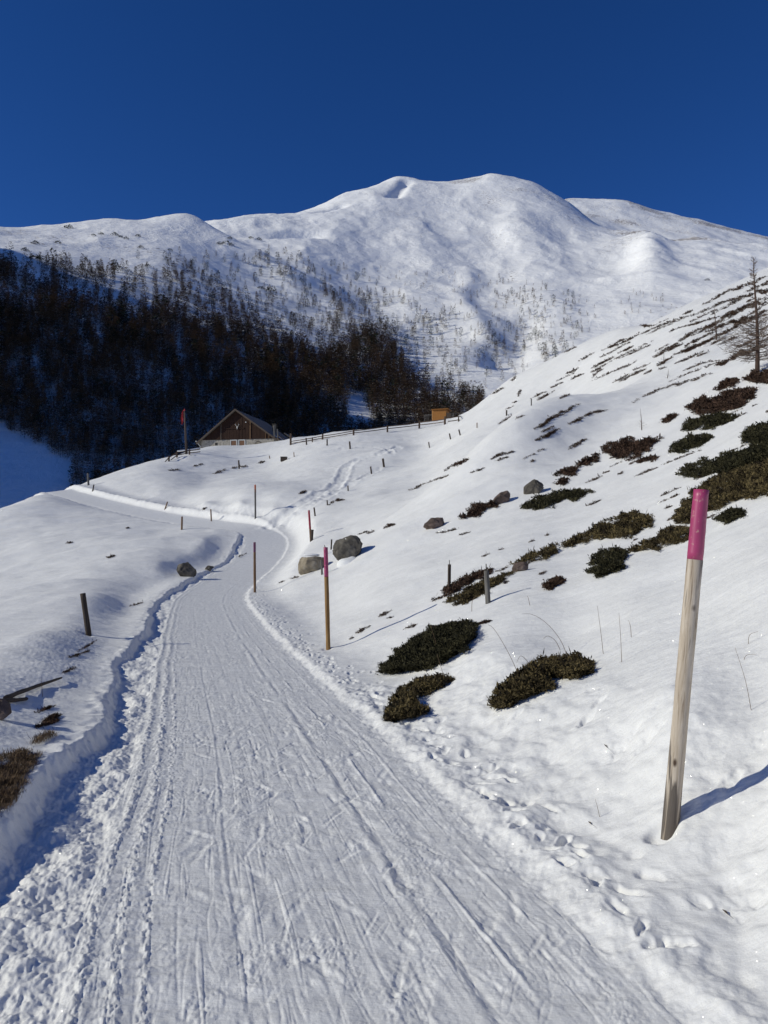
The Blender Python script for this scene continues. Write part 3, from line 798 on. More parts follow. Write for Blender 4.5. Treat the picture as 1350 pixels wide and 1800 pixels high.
slope_mask += .62 * sstep(1040, 1100, PXF) * np.exp(-((FR - (1850 - (PXF - 1075) * .75)) / 110) ** 2)
slope_mask += .5 * sstep(2250, 2700, FR) * (PXF > 950)
slope_mask += .45 * np.exp(-((FR - 2150) / 160) ** 2) * np.exp(-((PXF - 900) / 160) ** 2)
slope_mask = slope_mask * .8 + .30 * sstep(.0, .5, fbm(FX / 90, FY / 90, 405, 3) + .25) * (PYF < 640)
def clean_line(pts, half):
    P = [F_.hit(*p, rmin=150) for p in pts]; P = [p for p in P if p is not None]
    best = np.full(FX.shape, 1e9)
    for a, b in zip(P[:-1], P[1:]):
        L2 = (b.x - a.x) ** 2 + (b.y - a.y) ** 2 + 1e-9
        u = np.clip(((FX - a.x) * (b.x - a.x) + (FY - a.y) * (b.y - a.y)) / L2, 0, 1)
        best = np.minimum(best, np.hypot(FX - a.x - u * (b.x - a.x), FY - a.y - u * (b.y - a.y)))
    slope_mask[:] *= 1 - np.exp(-(best / half) ** 4)
clean_line([(800, 330), (795, 400), (800, 450), (825, 495)], 55)
clean_line([(820, 480), (828, 505), (812, 530), (818, 550), (845, 580), (870, 605)], 24)
clean_line([(940, 350), (985, 440), (1010, 500), (1040, 570)], 50)
o = grid_mesh('mountain', FX, FY, FZ, {'heath': slope_mask}, M['far']); o['kind'] = 'structure'

def hit(px, py, rmin=1.8):
    return G.hit(px, py, rmin)
def fhit(px, py): return F_.hit(px, py, 150)

# ---------------------------------------------------------------- unseen ridge added left of the frame, crest shaped to shade the forest slope
SHADE = [(-260, 520), (-60, 530), (30, 548), (100, 548), (200, 535), (330, 565), (450, 632), (560, 685), (640, 728), (720, 748), (790, 765)]
rp = []
for (px, py) in SHADE:
    p = fhit(px, py)
    t = (p.x + 950.0) / (-sd.x)
    rp.append((p.x + sd.x * t, p.y + sd.y * t, p.z + sd.z * t))
rp.sort(key=lambda a: a[1])
ys = np.array([p[1] for p in rp]); zs = np.array([p[2] for p in rp])
ys = np.concatenate([[8, 42, 75], ys, [ys[-1] + 120, ys[-1] + 500]]); zs = np.concatenate([[-60, 60, zs[0] - 25], zs, [zs[-1] - 40, -60]])
yy = np.linspace(8, ys[-1], 180)
zz = np.interp(yy, ys, zs) + 9 * fbm(yy / 45.0, yy * 0, 501, 3)
uu = np.linspace(-420, 380, 60)
YY, UU = np.meshgrid(yy, uu, indexing='ij')
ZZ = -60 + (zz[:, None] + 60) * np.clip(1 - np.abs(UU) / np.where(UU < 0, 420, 380), 0, 1) ** .9
ZZ += 10 * fbm(YY / 90, UU / 90, 505, 4) * (np.abs(UU) > 12)
XX = -950 + UU
o = grid_mesh('shade_ridge', XX, YY, ZZ, {'heath': np.zeros_like(XX) + .3}, M['far'])
o['kind'] = 'structure'
o.data.flip_normals()

# ---------------------------------------------------------------- trees on the mountain
def project(p):
    x, y, z = p[0], p[1], p[2] - CAMZ
    d = y * CP + z * SP; v = -y * SP + z * CP
    return 675 + F * x / d, 900 - F * v / d
def tree_variant(kind, seed):
    r = random.Random(seed); V = []; Fc = []; T = []
    def tri(a, b, c, t):
        o = len(V); V.extend([a, b, c]); Fc.append((o, o + 1, o + 2)); T.extend([t] * 3)
    def cone(rad, h0, h1, n, t):
        for k in range(n):
            a = 2 * math.pi * k / n; b = 2 * math.pi * (k + 1) / n
            tri((math.cos(a) * rad, math.sin(a) * rad, h0), (math.cos(b) * rad, math.sin(b) * rad, h0), (0, 0, h1), t)
    if kind == 'larch':
        cone(.008, -.06, 1.0, 4, .1)
        for i in range(135):
            h = .10 + .90 * r.random() ** 1.15
            R = .20 * (max(0.0, 1 - h) ** .62) * min(1, h / .22 + .3) * math.sqrt(r.uniform(.05, 1)) + .004
            a = r.uniform(0, 6.283); c = Vector((math.cos(a) * R, math.sin(a) * R, h))
            out = Vector((math.cos(a), math.sin(a), r.uniform(-.1, .5))).normalized() * r.uniform(.05, .11)
            sd_ = Vector((-math.sin(a), math.cos(a), r.uniform(-.5, .5))) * r.uniform(.015, .032)
            tri(tuple(c - sd_), tuple(c + sd_), tuple(c + out), r.uniform(.1, 1))
    elif kind == 'pine':
        cone(.025, -.06, .8, 4, .1)
        for i in range(130):
            h = .08 + .92 * r.random(); R = .20 * math.sqrt(max(0, 1 - ((h - .42) / .60) ** 2)) * r.uniform(.6, 1.1) + .02
            a = r.uniform(0, 2 * math.pi); c = Vector((math.cos(a) * R, math.sin(a) * R, h))
            q = [c + Vector((r.uniform(-1, 1), r.uniform(-1, 1), r.uniform(-.8, .8))) * .06 for _ in range(3)]
            tri(*[tuple(x) for x in q], r.random())
    else:                                                   # dwarf pine mat, wide and low
        for i in range(110):
            a = r.uniform(0, 2 * math.pi); R = math.sqrt(r.random()) * .9; h = (1 - R * R) * .8 * r.uniform(.3, 1.1) + .02
            c = Vector((math.cos(a) * R, math.sin(a) * R, h))
            q = [c + Vector((r.uniform(-1, 1), r.uniform(-1, 1), r.uniform(-.6, .8))) * .2 for _ in range(3)]
            tri(*[tuple(x) for x in q], r.random())
    return np.array(V), np.array(Fc), np.array(T)
def raw_mesh(name, V, Fc, T, mat):
    me = bpy.data.meshes.new(name); V = np.asarray(V, np.float32); Fc = np.asarray(Fc, np.int32)
    me.vertices.add(len(V)); me.vertices.foreach_set('co', V.ravel())
    me.loops.add(Fc.size); me.loops.foreach_set('vertex_index', Fc.ravel())
    k = Fc.shape[1]
    me.polygons.add(len(Fc)); me.polygons.foreach_set('loop_start', (np.arange(len(Fc)) * k).astype(np.int32))
    me.polygons.foreach_set('loop_total', np.full(len(Fc), k, np.int32)); me.update(calc_edges=True)
    a = me.attributes.new('tone', 'FLOAT', 'POINT'); a.data.foreach_set('value', np.asarray(T, np.float32))
    me.materials.append(mat); me.update(); return me
def inpoly(x, y, P):
    c = False; j = len(P) - 1
    for i in range(len(P)):
        xi, yi = P[i]; xj, yj = P[j]
        if (yi > y) != (yj > y) and x < (xj - xi) * (y - yi) / (yj - yi) + xi: c = not c
        j = i
    return c
def sample_poly(P, n, r):
    xs = [p[0] for p in P]; ysl = [p[1] for p in P]; out = []
    while len(out) < n:
        x = r.uniform(min(xs), max(xs)); y = r.uniform(min(ysl), max(ysl))
        if inpoly(x, y, P): out.append((x, y))
    return out
SNOWPATCH = [(-400, 745), (0, 748), (50, 778), (128, 815), (124, 900), (-400, 930)]
GAPS = [[(735, 770 - 60), (760, 600), (800, 640), (815, 700)], [(605, 715), (640, 690), (660, 760), (615, 760)], [(-20, 505), (50, 500), (60, 535), (-20, 550)], [(690, 585), (760, 590), (770, 650), (715, 650)]]
DENSE = [(-400, 400), (-100, 430), (0, 452), (60, 492), (150, 525), (250, 560), (330, 530), (400, 560), (480, 585), (560, 625), (640, 590), (690, 605), (725, 665), (800, 690), (850, 705), (850, 800), (300, 870), (-400, 870)]
FRINGE = [(0, 440), (60, 462), (130, 470), (240, 480), (330, 478), (400, 510), (480, 545), (560, 585), (600, 540), (690, 570), (720, 620), (725, 672), (690, 625), (640, 615), (560, 655), (480, 600), (400, 575), (330, 530), (250, 560), (150, 525)]
SPARSE = [(230, 452), (420, 452), (520, 475), (640, 520), (700, 520), (760, 560), (790, 630), (860, 700), (800, 700), (725, 672), (690, 570), (600, 540), (560, 585), (480, 545), (330, 478)]
UPPER = [(440, 450), (560, 455), (660, 490), (700, 540), (640, 560), (540, 520)]
MID = [(840, 500), (900, 490), (1000, 515), (1050, 560), (1010, 610), (900, 670), (860, 690), (800, 640), (790, 590)]
THIN = [(640, 470), (800, 480), (1000, 500), (1080, 560), (1030, 590), (860, 600), (740, 560)]
FARR = [(1090, 510), (1200, 520), (1180, 545), (1090, 560)]
r = random.Random(11)
cand = []                                                   # (kind, x, y, z, height)
def scatter(poly, n, kinds, h0, h1, gaps=(), zone='dense'):
    for (x, y) in sample_poly(poly, n, r):
        if any(inpoly(x, y, g) for g in gaps): continue
        p = fhit(x, y)
        if p is None: continue
        cand.append((r.choices(list(kinds), list(kinds.values()))[0], p.x, p.y, p.z, min(r.uniform(h0, h1), r.uniform(22, 41) / F * p.y), zone))
scatter(DENSE, 5600, {'larch': .93, 'pine': .07}, 13, 22, [SNOWPATCH] + GAPS)
scatter([(-400, 430), (0, 470), (150, 545), (330, 560), (470, 610), (520, 800), (300, 870), (-400, 870)], 4200, {'larch': .93, 'pine': .07}, 13, 22, [SNOWPATCH])
scatter(FRINGE, 620, {'larch': .9, 'pine': .10}, 8, 15, GAPS, 'fringe')
scatter([(470, 610), (560, 640), (640, 600), (690, 615), (725, 668), (800, 692), (850, 706), (850, 800), (470, 800)], 1500, {'larch': .95, 'pine': .05}, 11, 19, [[(605, 715), (640, 690), (660, 760), (615, 760)], [(690, 585), (760, 590), (770, 650), (715, 650)]], 'lit')
scatter(SPARSE, 260, {'larch': .68, 'pine': .32}, 6, 13, (), 'open')
scatter(UPPER, 70, {'larch': .6, 'pine': .4}, 8, 14, (), 'open')
scatter(MID, 170, {'larch': .75, 'pine': .25}, 4, 11, (), 'gully')
scatter(THIN, 170, {'larch': .95, 'pine': .05}, 3, 8, (), 'high')
scatter(FARR, 25, {'larch': 1}, 4, 7, (), 'right')
for (x, y, n, sx, sy) in [(735, 575, 14, 26, 12), (905, 525, 10, 14, 8), (885, 610, 18, 18, 16), (960, 620, 10, 14, 12), (665, 600, 30, 22, 22), (480, 460, 12, 22, 8), (590, 520, 26, 30, 14), (780, 560, 10, 10, 12)]:
    for _ in range(n):
        p = fhit(r.gauss(x, sx), r.gauss(y, sy))
        if p: cand.append(('larch' if r.random() < .85 else 'pine', p.x, p.y, p.z, r.uniform(8, 15), 'clump'))
for (x, y) in [(100, 428), (165, 416), (180, 414), (200, 414), (215, 417), (225, 419), (60, 430), (45, 440), (70, 458), (62, 455), (245, 417), (405, 420), (440, 418), (455, 422), (200, 468), (210, 474), (245, 438), (405, 432), (400, 428), (300, 443), (475, 512), (460, 508), (120, 402), (125, 401), (1240, 492), (260, 470), (385, 430)]:
    p = fhit(x + r.uniform(-3, 3), y + r.uniform(-2, 2))
    if p: cand.append(('dwarf_pine', p.x, p.y, p.z, r.uniform(3.5, 6), 'top'))
VAR = {k: [tree_variant(k, i * 7 + len(k)) for i in range(5)] for k in ('larch', 'pine', 'dwarf_pine')}
shown = {}
rows = []
for c in cand:
    k, x, y, z, h, zone = c
    a = project((x, y, z)); b = project((x, y, z + h))
    vis = -5 < b[0] < 1355 and G.hit(min(max(b[0], 1), 1349), b[1] + .35 * (a[1] - b[1])) is None
    rows.append((vis, a[1] - b[1], c))
singles = []
for k in VAR:
    lst = sorted([q for q in rows if q[2][0] == k and q[0]], key=lambda q: -q[1])
    singles += lst[:300]
sset = set(id(q[2]) for q in singles)
info = {'larch': ('larch_tree', 'bare brown larch among the trees on the far mountainside', 'tree', 'larches on the far mountainside', M['larch']),
        'pine': ('pine_tree', 'small dark evergreen pine on the far mountainside', 'tree', 'dark pines on the far mountainside', M['pine']),
        'dwarf_pine': ('dwarf_pine', 'low dark pine scrub on the snowy upper slope', 'shrub', 'low pine scrub high on the mountain', M['pine'])}
vm = {k: [raw_mesh(info[k][0], *v, info[k][4]) for v in VAR[k]] for k in VAR}
ZN = {'dense': 'in the dense dark forest behind the barn', 'fringe': 'at the thinning upper edge of the dark forest', 'lit': 'in the sunlit brown forest above the rail fence',
      'open': 'on the open snow above the forest left of the white gully', 'gully': 'on the sunny slope around the foot of the white gully', 'high': 'tiny and alone on the high bright slope beside the gully',
      'right': 'on the bright slope right of the gully near the hillside skyline', 'clump': 'in one of the loose clumps dotting the sunny slope', 'top': 'on the snowy ridge above the forest'}
KN = {'larch': 'bare brown larch', 'pine': 'dark evergreen pine', 'dwarf_pine': 'low dark pine scrub'}
for (_, _, (k, x, y, z, h, zone)) in singles:
    o = bpy.data.objects.new(info[k][0], r.choice(vm[k])); link(o)
    w = h * r.uniform(.85, 1.25)
    o.location = (x, y, z); o.scale = (w, w, h); o.rotation_euler = (0, 0, r.uniform(0, 6.28))
    tag(o, KN[k] + ' ' + ZN[zone], info[k][2], {'larch': 'larches ', 'pine': 'pines ', 'dwarf_pine': 'pine scrub '}[k] + ZN[zone])
def merge(kind, name, label):
    Vs, Fs, Ts, off = [], [], [], 0
    for c in cand:
        if id(c) in sset or c[0] != kind: continue
        _, x, y, z, h, _zone = c
        V, Fc, T = r.choice(VAR[kind]); a = r.uniform(0, 6.28); ca, sa = math.cos(a), math.sin(a); w = h * r.uniform(.85, 1.25)
        W = np.stack([(V[:, 0] * ca - V[:, 1] * sa) * w + x, (V[:, 0] * sa + V[:, 1] * ca) * w + y, V[:, 2] * h + z], 1)
        Vs.append(W); Fs.append(Fc + off); Ts.append(np.clip(T + r.uniform(-.3, .3), 0, 1)); off += len(V)
    if not Vs: return
    me = raw_mesh(name, np.vstack(Vs), np.vstack(Fs), np.concatenate(Ts), info[kind][4])
    o = link(bpy.data.objects.new(name, me)); tag(o, label, 'forest', kind='stuff')
merge('larch', 'larch_forest', 'dark leafless larch forest covering the shaded mountainside')
merge('pine', 'pine_forest', 'scattered dark evergreens hidden within the larch forest')

# ---------------------------------------------------------------- placing helpers for near things
def on_ground(px, py, fallback=115.0):
    p = hit(px, py)
    if p is None:
        q = world_at(px, py, fallback); p = Vector(q)
    return p
def top_of(base, px, py):
    d = math.hypot(base.x, base.y)
    return Vector(world_at(px, py, d))
def stick_mesh(L, r0, r1, seed, n=12, facet=0.03, bend=0.0, z0=0.0, z1=1.0, rings=10):
    mb = MB(); rr = random.Random(seed)
    ph = rr.uniform(0, 6)
    pts = []; rad = []
    for i in range(rings + 1):
        u = z0 + (z1 - z0) * i / rings
        pts.append((bend * math.sin(math.pi * u) * L, bend * .5 * math.sin(5 * u + ph) * L * .4, u * L)); rad.append((r0 + (r1 - r0) * u) * (1 + .02 * math.sin(u * 9 + ph)))
    mb.tube(pts, rad, n, seed=seed, rough=facet)
    return mb
def pole(name, label, cat, group, base_px, top_px, dia_px, shaft_mat, tip_mat=None, tip=0.0, seed=0, sink=.25, part='shaft', lean_back=0.0):
    b = on_ground(*base_px); t = top_of(b, *top_px)
    t = t + Vector((0, lean_back, 0))
    ax = (t - b); L = ax.length; d = math.hypot(b.x, b.y); rad = dia_px / F * d / 2
    root = thing(name, b, label, cat, group)
    root.rotation_euler = ax.to_track_quat('Z', 'Y').to_euler()
    seg0 = -sink / L
    cut = 1 - tip
    o = stick_mesh(L, rad * 1.06, rad, seed, z0=seg0, z1=cut if tip else 1.0).build(part, shaft_mat, root, True)
    if tip:
        o = stick_mesh(L, rad * 1.06, rad, seed, z0=cut, z1=1.0).build('painted_top', tip_mat, root, True)
    return root, L, rad

# marker poles along the track
MG = 'marker poles along the track'
root, L_, r_ = pole('marker_pole', 'tall pale peeled marker pole with pink painted top leaning right in the foreground snow', 'marker pole', MG,
     (1178, 1457), (1240, 860), 25, M['pole'], M['pink'], .207, 3, lean_back=.05)
pole('marker_pole', 'golden brown marker pole with magenta top right of the track before the pale rock', 'marker pole', MG, (577, 1141), (572.5, 962), 7.5, M['gold'], M['pink'], .29, 5)
pole('marker_pole', 'thin brown marker pole with purple top at the track edge below the bend', 'marker pole', MG, (448, 1041), (447.5, 953), 4.2, M['brownwood'], M['purple'], .2, 6)
pole('marker_pole', 'thin red marker pole beside a thick dark post right of the bend', 'marker pole', MG, (546.5, 950), (543, 897), 3.6, M['brownwood'], M['red'], .62, 7)
root, L_, r_ = pole('marker_pole', 'thin grey marker pole with small orange plate on the bank behind the bend', 'marker pole', MG, (449, 911), (448.5, 852), 3.0, M['grey'], M['orange'], .14, 8)
mb = MB(); mb.box((.12, 0, L_ - .32), (.16, .02, .3), bev=.004); mb.build('plate', M['orange'], root)
pole('marker_pole', 'short brown marker pole on the far left bank of the track before it turns away', 'marker pole', MG, (319.5, 931), (320, 908), 3.0, M['brownwood'], None, 0, 9)
pole('marker_pole', 'pale thin marker pole standing in the snow bank above the left bend', 'marker pole', MG, (371.5, 916), (370.5, 895), 2.2, M['brownwood'], None, 0, 10)
# tilting twig behind the magenta pole
PG = 'old fence posts in the snowfield'
posts = [
 ((156, 1116), (145.5, 1043), 8.5, 'post', 'dark weathered post leaning left in the snow left of the track'),
 ((858, 1060), (855, 1003), 8.5, 'grey', 'grey square-cut post with iron ring on the heath right of the track'),
 ((789.5, 1034), (790, 992), 5.5, 'post', 'dark slim post with iron ring at the tip of the reddish heather strip'),
 ((547.5, 951), (549, 931), 5.0, 'post', 'thick dark post directly beside the thin red marker pole'),
 ((554, 907), (552, 892), 2.6, 'post', 'short dark post just above the thin red marker pole'),
 ((575.5, 888), (575, 879), 2.2, 'post', 'tiny dark post left of the brown streak on the slope'),
 ((612, 863), (611.5, 853.5), 2.2, 'post', 'tiny dark post right of the side path'),
 ((653, 833), (651.5, 820), 2.6, 'post', 'slim brown post in the middle of the meadow right of the side path'),
 ((675, 821), (673, 806), 3.6, 'post', 'stout dark post near the top of the side path'),
 ((792, 772), (790, 762), 2.4, 'post', 'leaning dark post on the meadow straight below the orange hutch'),
 ((809, 765), (806.5, 755), 2.4, 'post', 'leaning dark post below the rail fence on the right'),
 ((838.5, 752), (838.5, 743), 1.6, 'brownwood', 'thin brown stake below the end of the rail fence'),
 ((890.5, 730.5), (890.5, 721), 2.6, 'post', 'dark post alone on the slope right of the rail fence'),
 ((934, 713), (934, 701), 2.0, 'grey', 'thin grey post at the foot of the rutted slope'),
 ((420.5, 824), (419.5, 809), 2.6, 'post', 'dark post below the barn on the edge of the terrace'),
 ((155.5, 853), (154.5, 832), 3.2, 'grey', 'grey post on the crest where the track disappears left'),
 ((163, 863), (165, 852), 2.0, 'post', 'thin tilted post beside the upper bank of the left track'),
 ((290, 895), (294.5, 882), 2.0, 'brownwood', 'thin brown stake tilted right above the left track'),
 ((566, 1010), (565, 984), 3.4, 'grey', 'slim dark post in front of the pale boulder'),
 ((582, 966), (583, 948), 2.6, 'post', 'thin upright post just left of the dark boulder'),
 ((587, 963), (589, 954), 2.4, 'post', 'short stub of a post leaning on the dark boulder'),
 ((755, 787), (753.5, 777), 2.0, 'post', 'dark post on the meadow below and left of the orange hutch'),
 ((615.5, 789), (614.5, 776), 2.8, 'post', 'dark post on the terrace between the side path and the fence'),
 ((517, 803), (516.5, 795), 1.4, 'brownwood', 'very thin stake right of the small trough'),
 ((474, 806), (473.5, 801), 1.6, 'brownwood', 'tiny stub of a stake left of the small trough'),
 ((575, 783), (575, 772), 2.4, 'post', 'dark post just below the rail fence near its left end'),
 ((539, 782), (538, 770), 2.4, 'post', 'dark post in dry grass below the rail fence'),
]
for i, (b_, t_2, w_, m_, lab) in enumerate(posts):
    root, L_, rad_ = pole('fence_post', lab, 'post', PG, b_, t_2, w_, M[m_], None, 0, 20 + i, part='shaft')
    if 'iron ring' in lab:
        mb = MB(); n = 14; R = rad_ * .75
        mb.tube([(0, 0, L_ - .02), (0, 0, L_ + rad_ * 1.1)], rad_ * .22, 6)
        mb.tube([(R * math.cos(a), 0, L_ + rad_ * 1.1 + R + R * math.sin(a)) for a in np.linspace(-math.pi / 2, 1.5 * math.pi, n)], rad_ * .24, 6)
        mb.build('iron_ring', M['iron'], root)
b = on_ground(571, 975); t = top_of(b, 570, 958)
mb = MB(); mb.tube([(0, 0, -.2), (.03, 0, (t - b).z * .6), (-.02, 0, (t - b).z)], [.04, .03, .008], 6)
o = mb.build('broken_branch', M['post']); o.location = b; tag(o, 'dark pointed stick rising right behind the top of the magenta marker pole', 'branch')

# ---------------------------------------------------------------- rail fences on the crest
def fence(name, label, cat, segs, postlist, mat, rail_r=.055):
    """posts: (base px, top y, width px); rails: pixel polylines"""
    d0 = 111.0
    b0 = on_ground(*postlist[0][0], d0)
    root = thing(name, b0, label, cat)
    def W(px, py, d): return Vector(world_at(px, py, d)) - b0
    ds = {}
    for i, (bp, ty, w) in enumerate(postlist):
        p = hit(*bp); d = math.hypot(p.x, p.y) if p is not None and math.hypot(p.x, p.y) > 85 else d0
        ds[bp[0]] = d
    xs = sorted(ds); dd = [ds[x] for x in xs]
    for i, (bp, ty, w) in enumerate(postlist):
        d = float(np.interp(bp[0], xs, dd)); B = W(bp[0], bp[1], d); T = W(bp[0], ty, d); rad = w / F * d / 2
        mb = MB(); mb.tube([(B.x, B.y, B.z - .5), (B.x, B.y, B.z + (T.z - B.z) * .5), (B.x + .02, B.y, T.z)], [rad * 1.05, rad, rad * .95], 7, seed=i, rough=.08)
        mb.build('post', mat, root)
    for ln in segs:
        mb = MB(); pts = [W(x, y, float(np.interp(x, xs, dd)) - .12) for x, y in ln]
        P = []
        for a, c in zip(pts[:-1], pts[1:]):
            for u in (0, .33, .66): P.append(a.lerp(c, u) + Vector((0, 0, -.03 * math.sin(u * math.pi))))
        P.append(pts[-1])
        mb.tube(P, rail_r, 6, rough=.12, seed=len(P)); mb.build('rail', mat, root)
    return root
fence('rail_fence', 'long two-rail wooden fence running along the crest from the barn to the orange hutch', 'fence',
      [[(511, 776), (567, 766.5), (621.5, 757.5), (681, 749.5), (737, 742.5), (782, 737)], [(511, 779.5), (567, 770), (621.5, 761), (681, 753.5), (737, 747), (782, 741.5)]],
      [((511, 782), 762, 3.6), ((567, 772.5), 763, 3.2), ((549, 777), 769, 2.2), ((621.5, 765), 755, 3.2), ((681, 759.5), 748, 3.2), ((737, 753), 740.5, 3.2), ((782, 746), 732, 3.6)], M['railx'])
fence('rail_fence', 'short weathered rail fence stepping up beside the orange hutch to the slope', 'fence',
      [[(786.5, 734), (806, 732), (817, 730)], [(787, 740.5), (806, 738), (817, 736.5)], [(817, 736), (826, 731), (839, 729)], [(826, 737), (839, 736)]],
      [((806, 741), 733, 2.2), ((817, 743), 729, 3.2), ((826, 738), 730, 2.4), ((839, 737), 728, 2.8)], M['railx'])
lf = fence('rail_fence', 'snow-topped wooden fence descending left from the barn', 'fence',
      [[(285, 817), (297, 804), (311, 795), (330, 792), (352, 789.5)], [(290, 816), (311, 800), (330, 796), (352, 794)]],
      [((297, 811), 802, 3.0), ((311, 804), 793.5, 3.2), ((333, 799), 790, 2.6)], M['railx'])
# snow lying along the top rail
mb = MB(); q0 = Vector(world_at(313, 793.4, 112)) - lf.location; q1 = Vector(world_at(352, 788.2, 116)) - lf.location
mb.tube([q0.lerp(q1, u) + Vector((0, -.1, .03 * math.sin(u * 9))) for u in np.linspace(0, 1, 9)], .10, 8); mb.build('snow_cap', M['snow'], lf, True)

# ---------------------------------------------------------------- flagpole
b = Vector(world_at(328, 798, 110)); g = hit(328, 798)
if g is not None and math.hypot(g.x, g.y) > 90: b = g
t = top_of(b, 324, 722)
root = thing('flagpole', b, 'tall pale wooden flagpole with a limp red flag left of the barn', 'flagpole')
H = (t - b).z; mb = MB(); mb.tube([(0, 0, -.6), ((t.x - b.x) * .5, 0, H * .5), (t.x - b.x, 0, H)], [.16, .125, .09], 9); mb.build('shaft', M['barge'], root, True)
mb = MB(); fx = t.x - b.x
ptsL = []
for i in range(9):
    u = i / 8; z = H + .15 - 1.6 * u
    for j in range(5):
        v = j / 4; ptsL.append((fx - .14 - .34 * v * (1 - .25 * u) * (.6 + .4 * math.sin(u * 3)), .1 * math.sin(v * 9 + u * 2), z - .35 * v))
mb.add(ptsL, [(i * 5 + j, i * 5 + j + 1, (i + 1) * 5 + j + 1, (i + 1) * 5 + j) for i in range(8) for j in range(4)])
mb.build('flag', M['flag'], root, True)
mb = MB(); mb.tube([(fx, 0, H), (fx, 0, H + .25)], [.11, .03], 8); mb.build('finial', M['flag'], root)

# ---------------------------------------------------------------- barn
DB = 121.0
base = Vector(world_at(419, 788, DB)); s_px = DB / F
RZ_ = math.radians(-11)
barn = thing('barn', base, 'wooden mountain barn with dark plank gable over a whitewashed stone ground floor', 'barn', rz=RZ_)
W_ = 135 * s_px / math.cos(RZ_) / 2; D_ = 13.0; HW = 15.5 * s_px; APX = 67.5 * s_px; OV = .55
xa = -4 * s_px / 1                                         # apex offset left of the middle
slopeL = (APX - HW) / (W_ + xa); slopeR = (APX - HW) / (W_ - xa)
mb = MB()
# stone walls with thickness
mb.box((0, .25, HW / 2 - 2), (2 * W_, .5, HW + 4)); mb.box((0, D_ - .25, HW / 2 - 2), (2 * W_, .5, HW + 4))
mb.box((-W_ + .25, D_ / 2, HW / 2 - 2), (.5, D_ - 1.004, HW + 4)); mb.box((W_ - .25, D_ / 2, HW / 2 - 2), (.5, D_ - 1.004, HW + 4))
mb.build('wall', M['plaster'], barn)
# plank cladding: vertical boards clipped by the gable line
def gable_top(x): return APX - .12 - (slopeL * (xa - x) if x < xa else slopeR * (x - xa))
mb = MB(); x = -W_ + .05; rr = random.Random(4)
while x < W_ - .05:
    w = rr.uniform(.16, .24); x1 = min(x + w, W_ - .05)
    z0 = HW + .004; za = gable_top(x); zb = gable_top(x1 - .015); th = rr.uniform(0, .035)
    if za > z0 + .05 and zb > z0 + .05:
        y0 = -.06 - th; y1 = .03
        V = [(x, y0, z0), (x1 - .015, y0, z0), (x1 - .015, y0, zb), (x, y0, za), (x, y1, z0), (x1 - .015, y1, z0), (x1 - .015, y1, zb), (x, y1, za)]
        if x < xa < x1: V[3] = (x, y0, min(za, zb)); V[7] = (x, y1, min(za, zb))
        mb.add(V, [(0, 1, 2, 3), (5, 4, 7, 6), (1, 5, 6, 2), (4, 0, 3, 7), (3, 2, 6, 7), (4, 5, 1, 0)], rr.random())
    x = x1
V = [(-W_ + .02, .032, HW), (W_ - .02, .032, HW), (xa, .032, APX - .1)]
mb.add(V, [(0, 1, 2)]); mb.build('gable_cladding', M['clad'], barn)
# battens and trims on the gable
for (bx, w_, zt, m_) in [(-67.5 * s_px + 36 * s_px * 1.0, .16, None, 'barge'), (22 * s_px, .15, None, 'brownwood'), (50 * s_px, .08, None, 'brownwood'), (56 * s_px, .08, None, 'brownwood')]:
    zt = gable_top(bx) - .05; mb = MB(); mb.box((bx, -.135, (HW + zt) / 2), (w_, .06, zt - HW)); mb.build('batten', M[m_], barn)
mb = MB(); mb.box((-6 * s_px, -.13, HW + 19 * s_px), (34 * s_px, .07, .14)); mb.build('lintel_board', M['clad'], barn)
# roof slabs
def slab(sgn, y0, y1, extra, name, m_, th=.16, lift=0.0, e0=0.0):
    sl = slopeL if sgn < 0 else slopeR; half = (W_ + xa) if sgn < 0 else (W_ - xa)
    xe = sgn * (half + extra); x0 = sgn * e0
    def zz_(x): return APX + lift - sl * abs(x)
    mb = MB(); V = []
    for (xx, yv) in ((x0, y0), (xe, y0), (xe, y1), (x0, y1)):
        V += [(xa + xx, yv, zz_(xx)), (xa + xx, yv, zz_(xx) - th)]
    mb.add(V, [(0, 2, 4, 6), (1, 7, 5, 3), (0, 1, 3, 2), (2, 3, 5, 4), (4, 5, 7, 6), (6, 7, 1, 0)])
    return mb.build(name, M[m_], barn)
rl = slab(-1, -OV, D_ + .5, .55, 'roof', 'roofm'); rr_ = slab(1, -OV, D_ + .5, .55, 'roof', 'roofm')
for sg in (-1, 1):
    slab(sg, -OV - .06, -OV - .003, .6, 'barge_board', 'barge', th=.30, lift=.06)
sn = slab(1, 2.2, D_ + .3, .35, 'roof_snow', 'snow', th=.10, lift=.105, e0=5.6)
# lower lean-to roof on the right with snow
mb = MB(); x0 = W_ + .2; 
V = [(x0, 3, HW + 1.3), (x0 + 2.6, 3, HW - .5), (x0 + 2.6, 12, HW - .5), (x0, 12, HW + 1.3), (x0, 3, HW + 1.15), (x0 + 2.6, 3, HW - .65), (x0 + 2.6, 12, HW - .65), (x0, 12, HW + 1.15)]
mb.add(V, [(0, 1, 2, 3), (7, 6, 5, 4), (0, 4, 5, 1), (1, 5, 6, 2), (2, 6, 7, 3), (3, 7, 4, 0)]); mb.build('lean_to_roof', M['roofm'], barn)
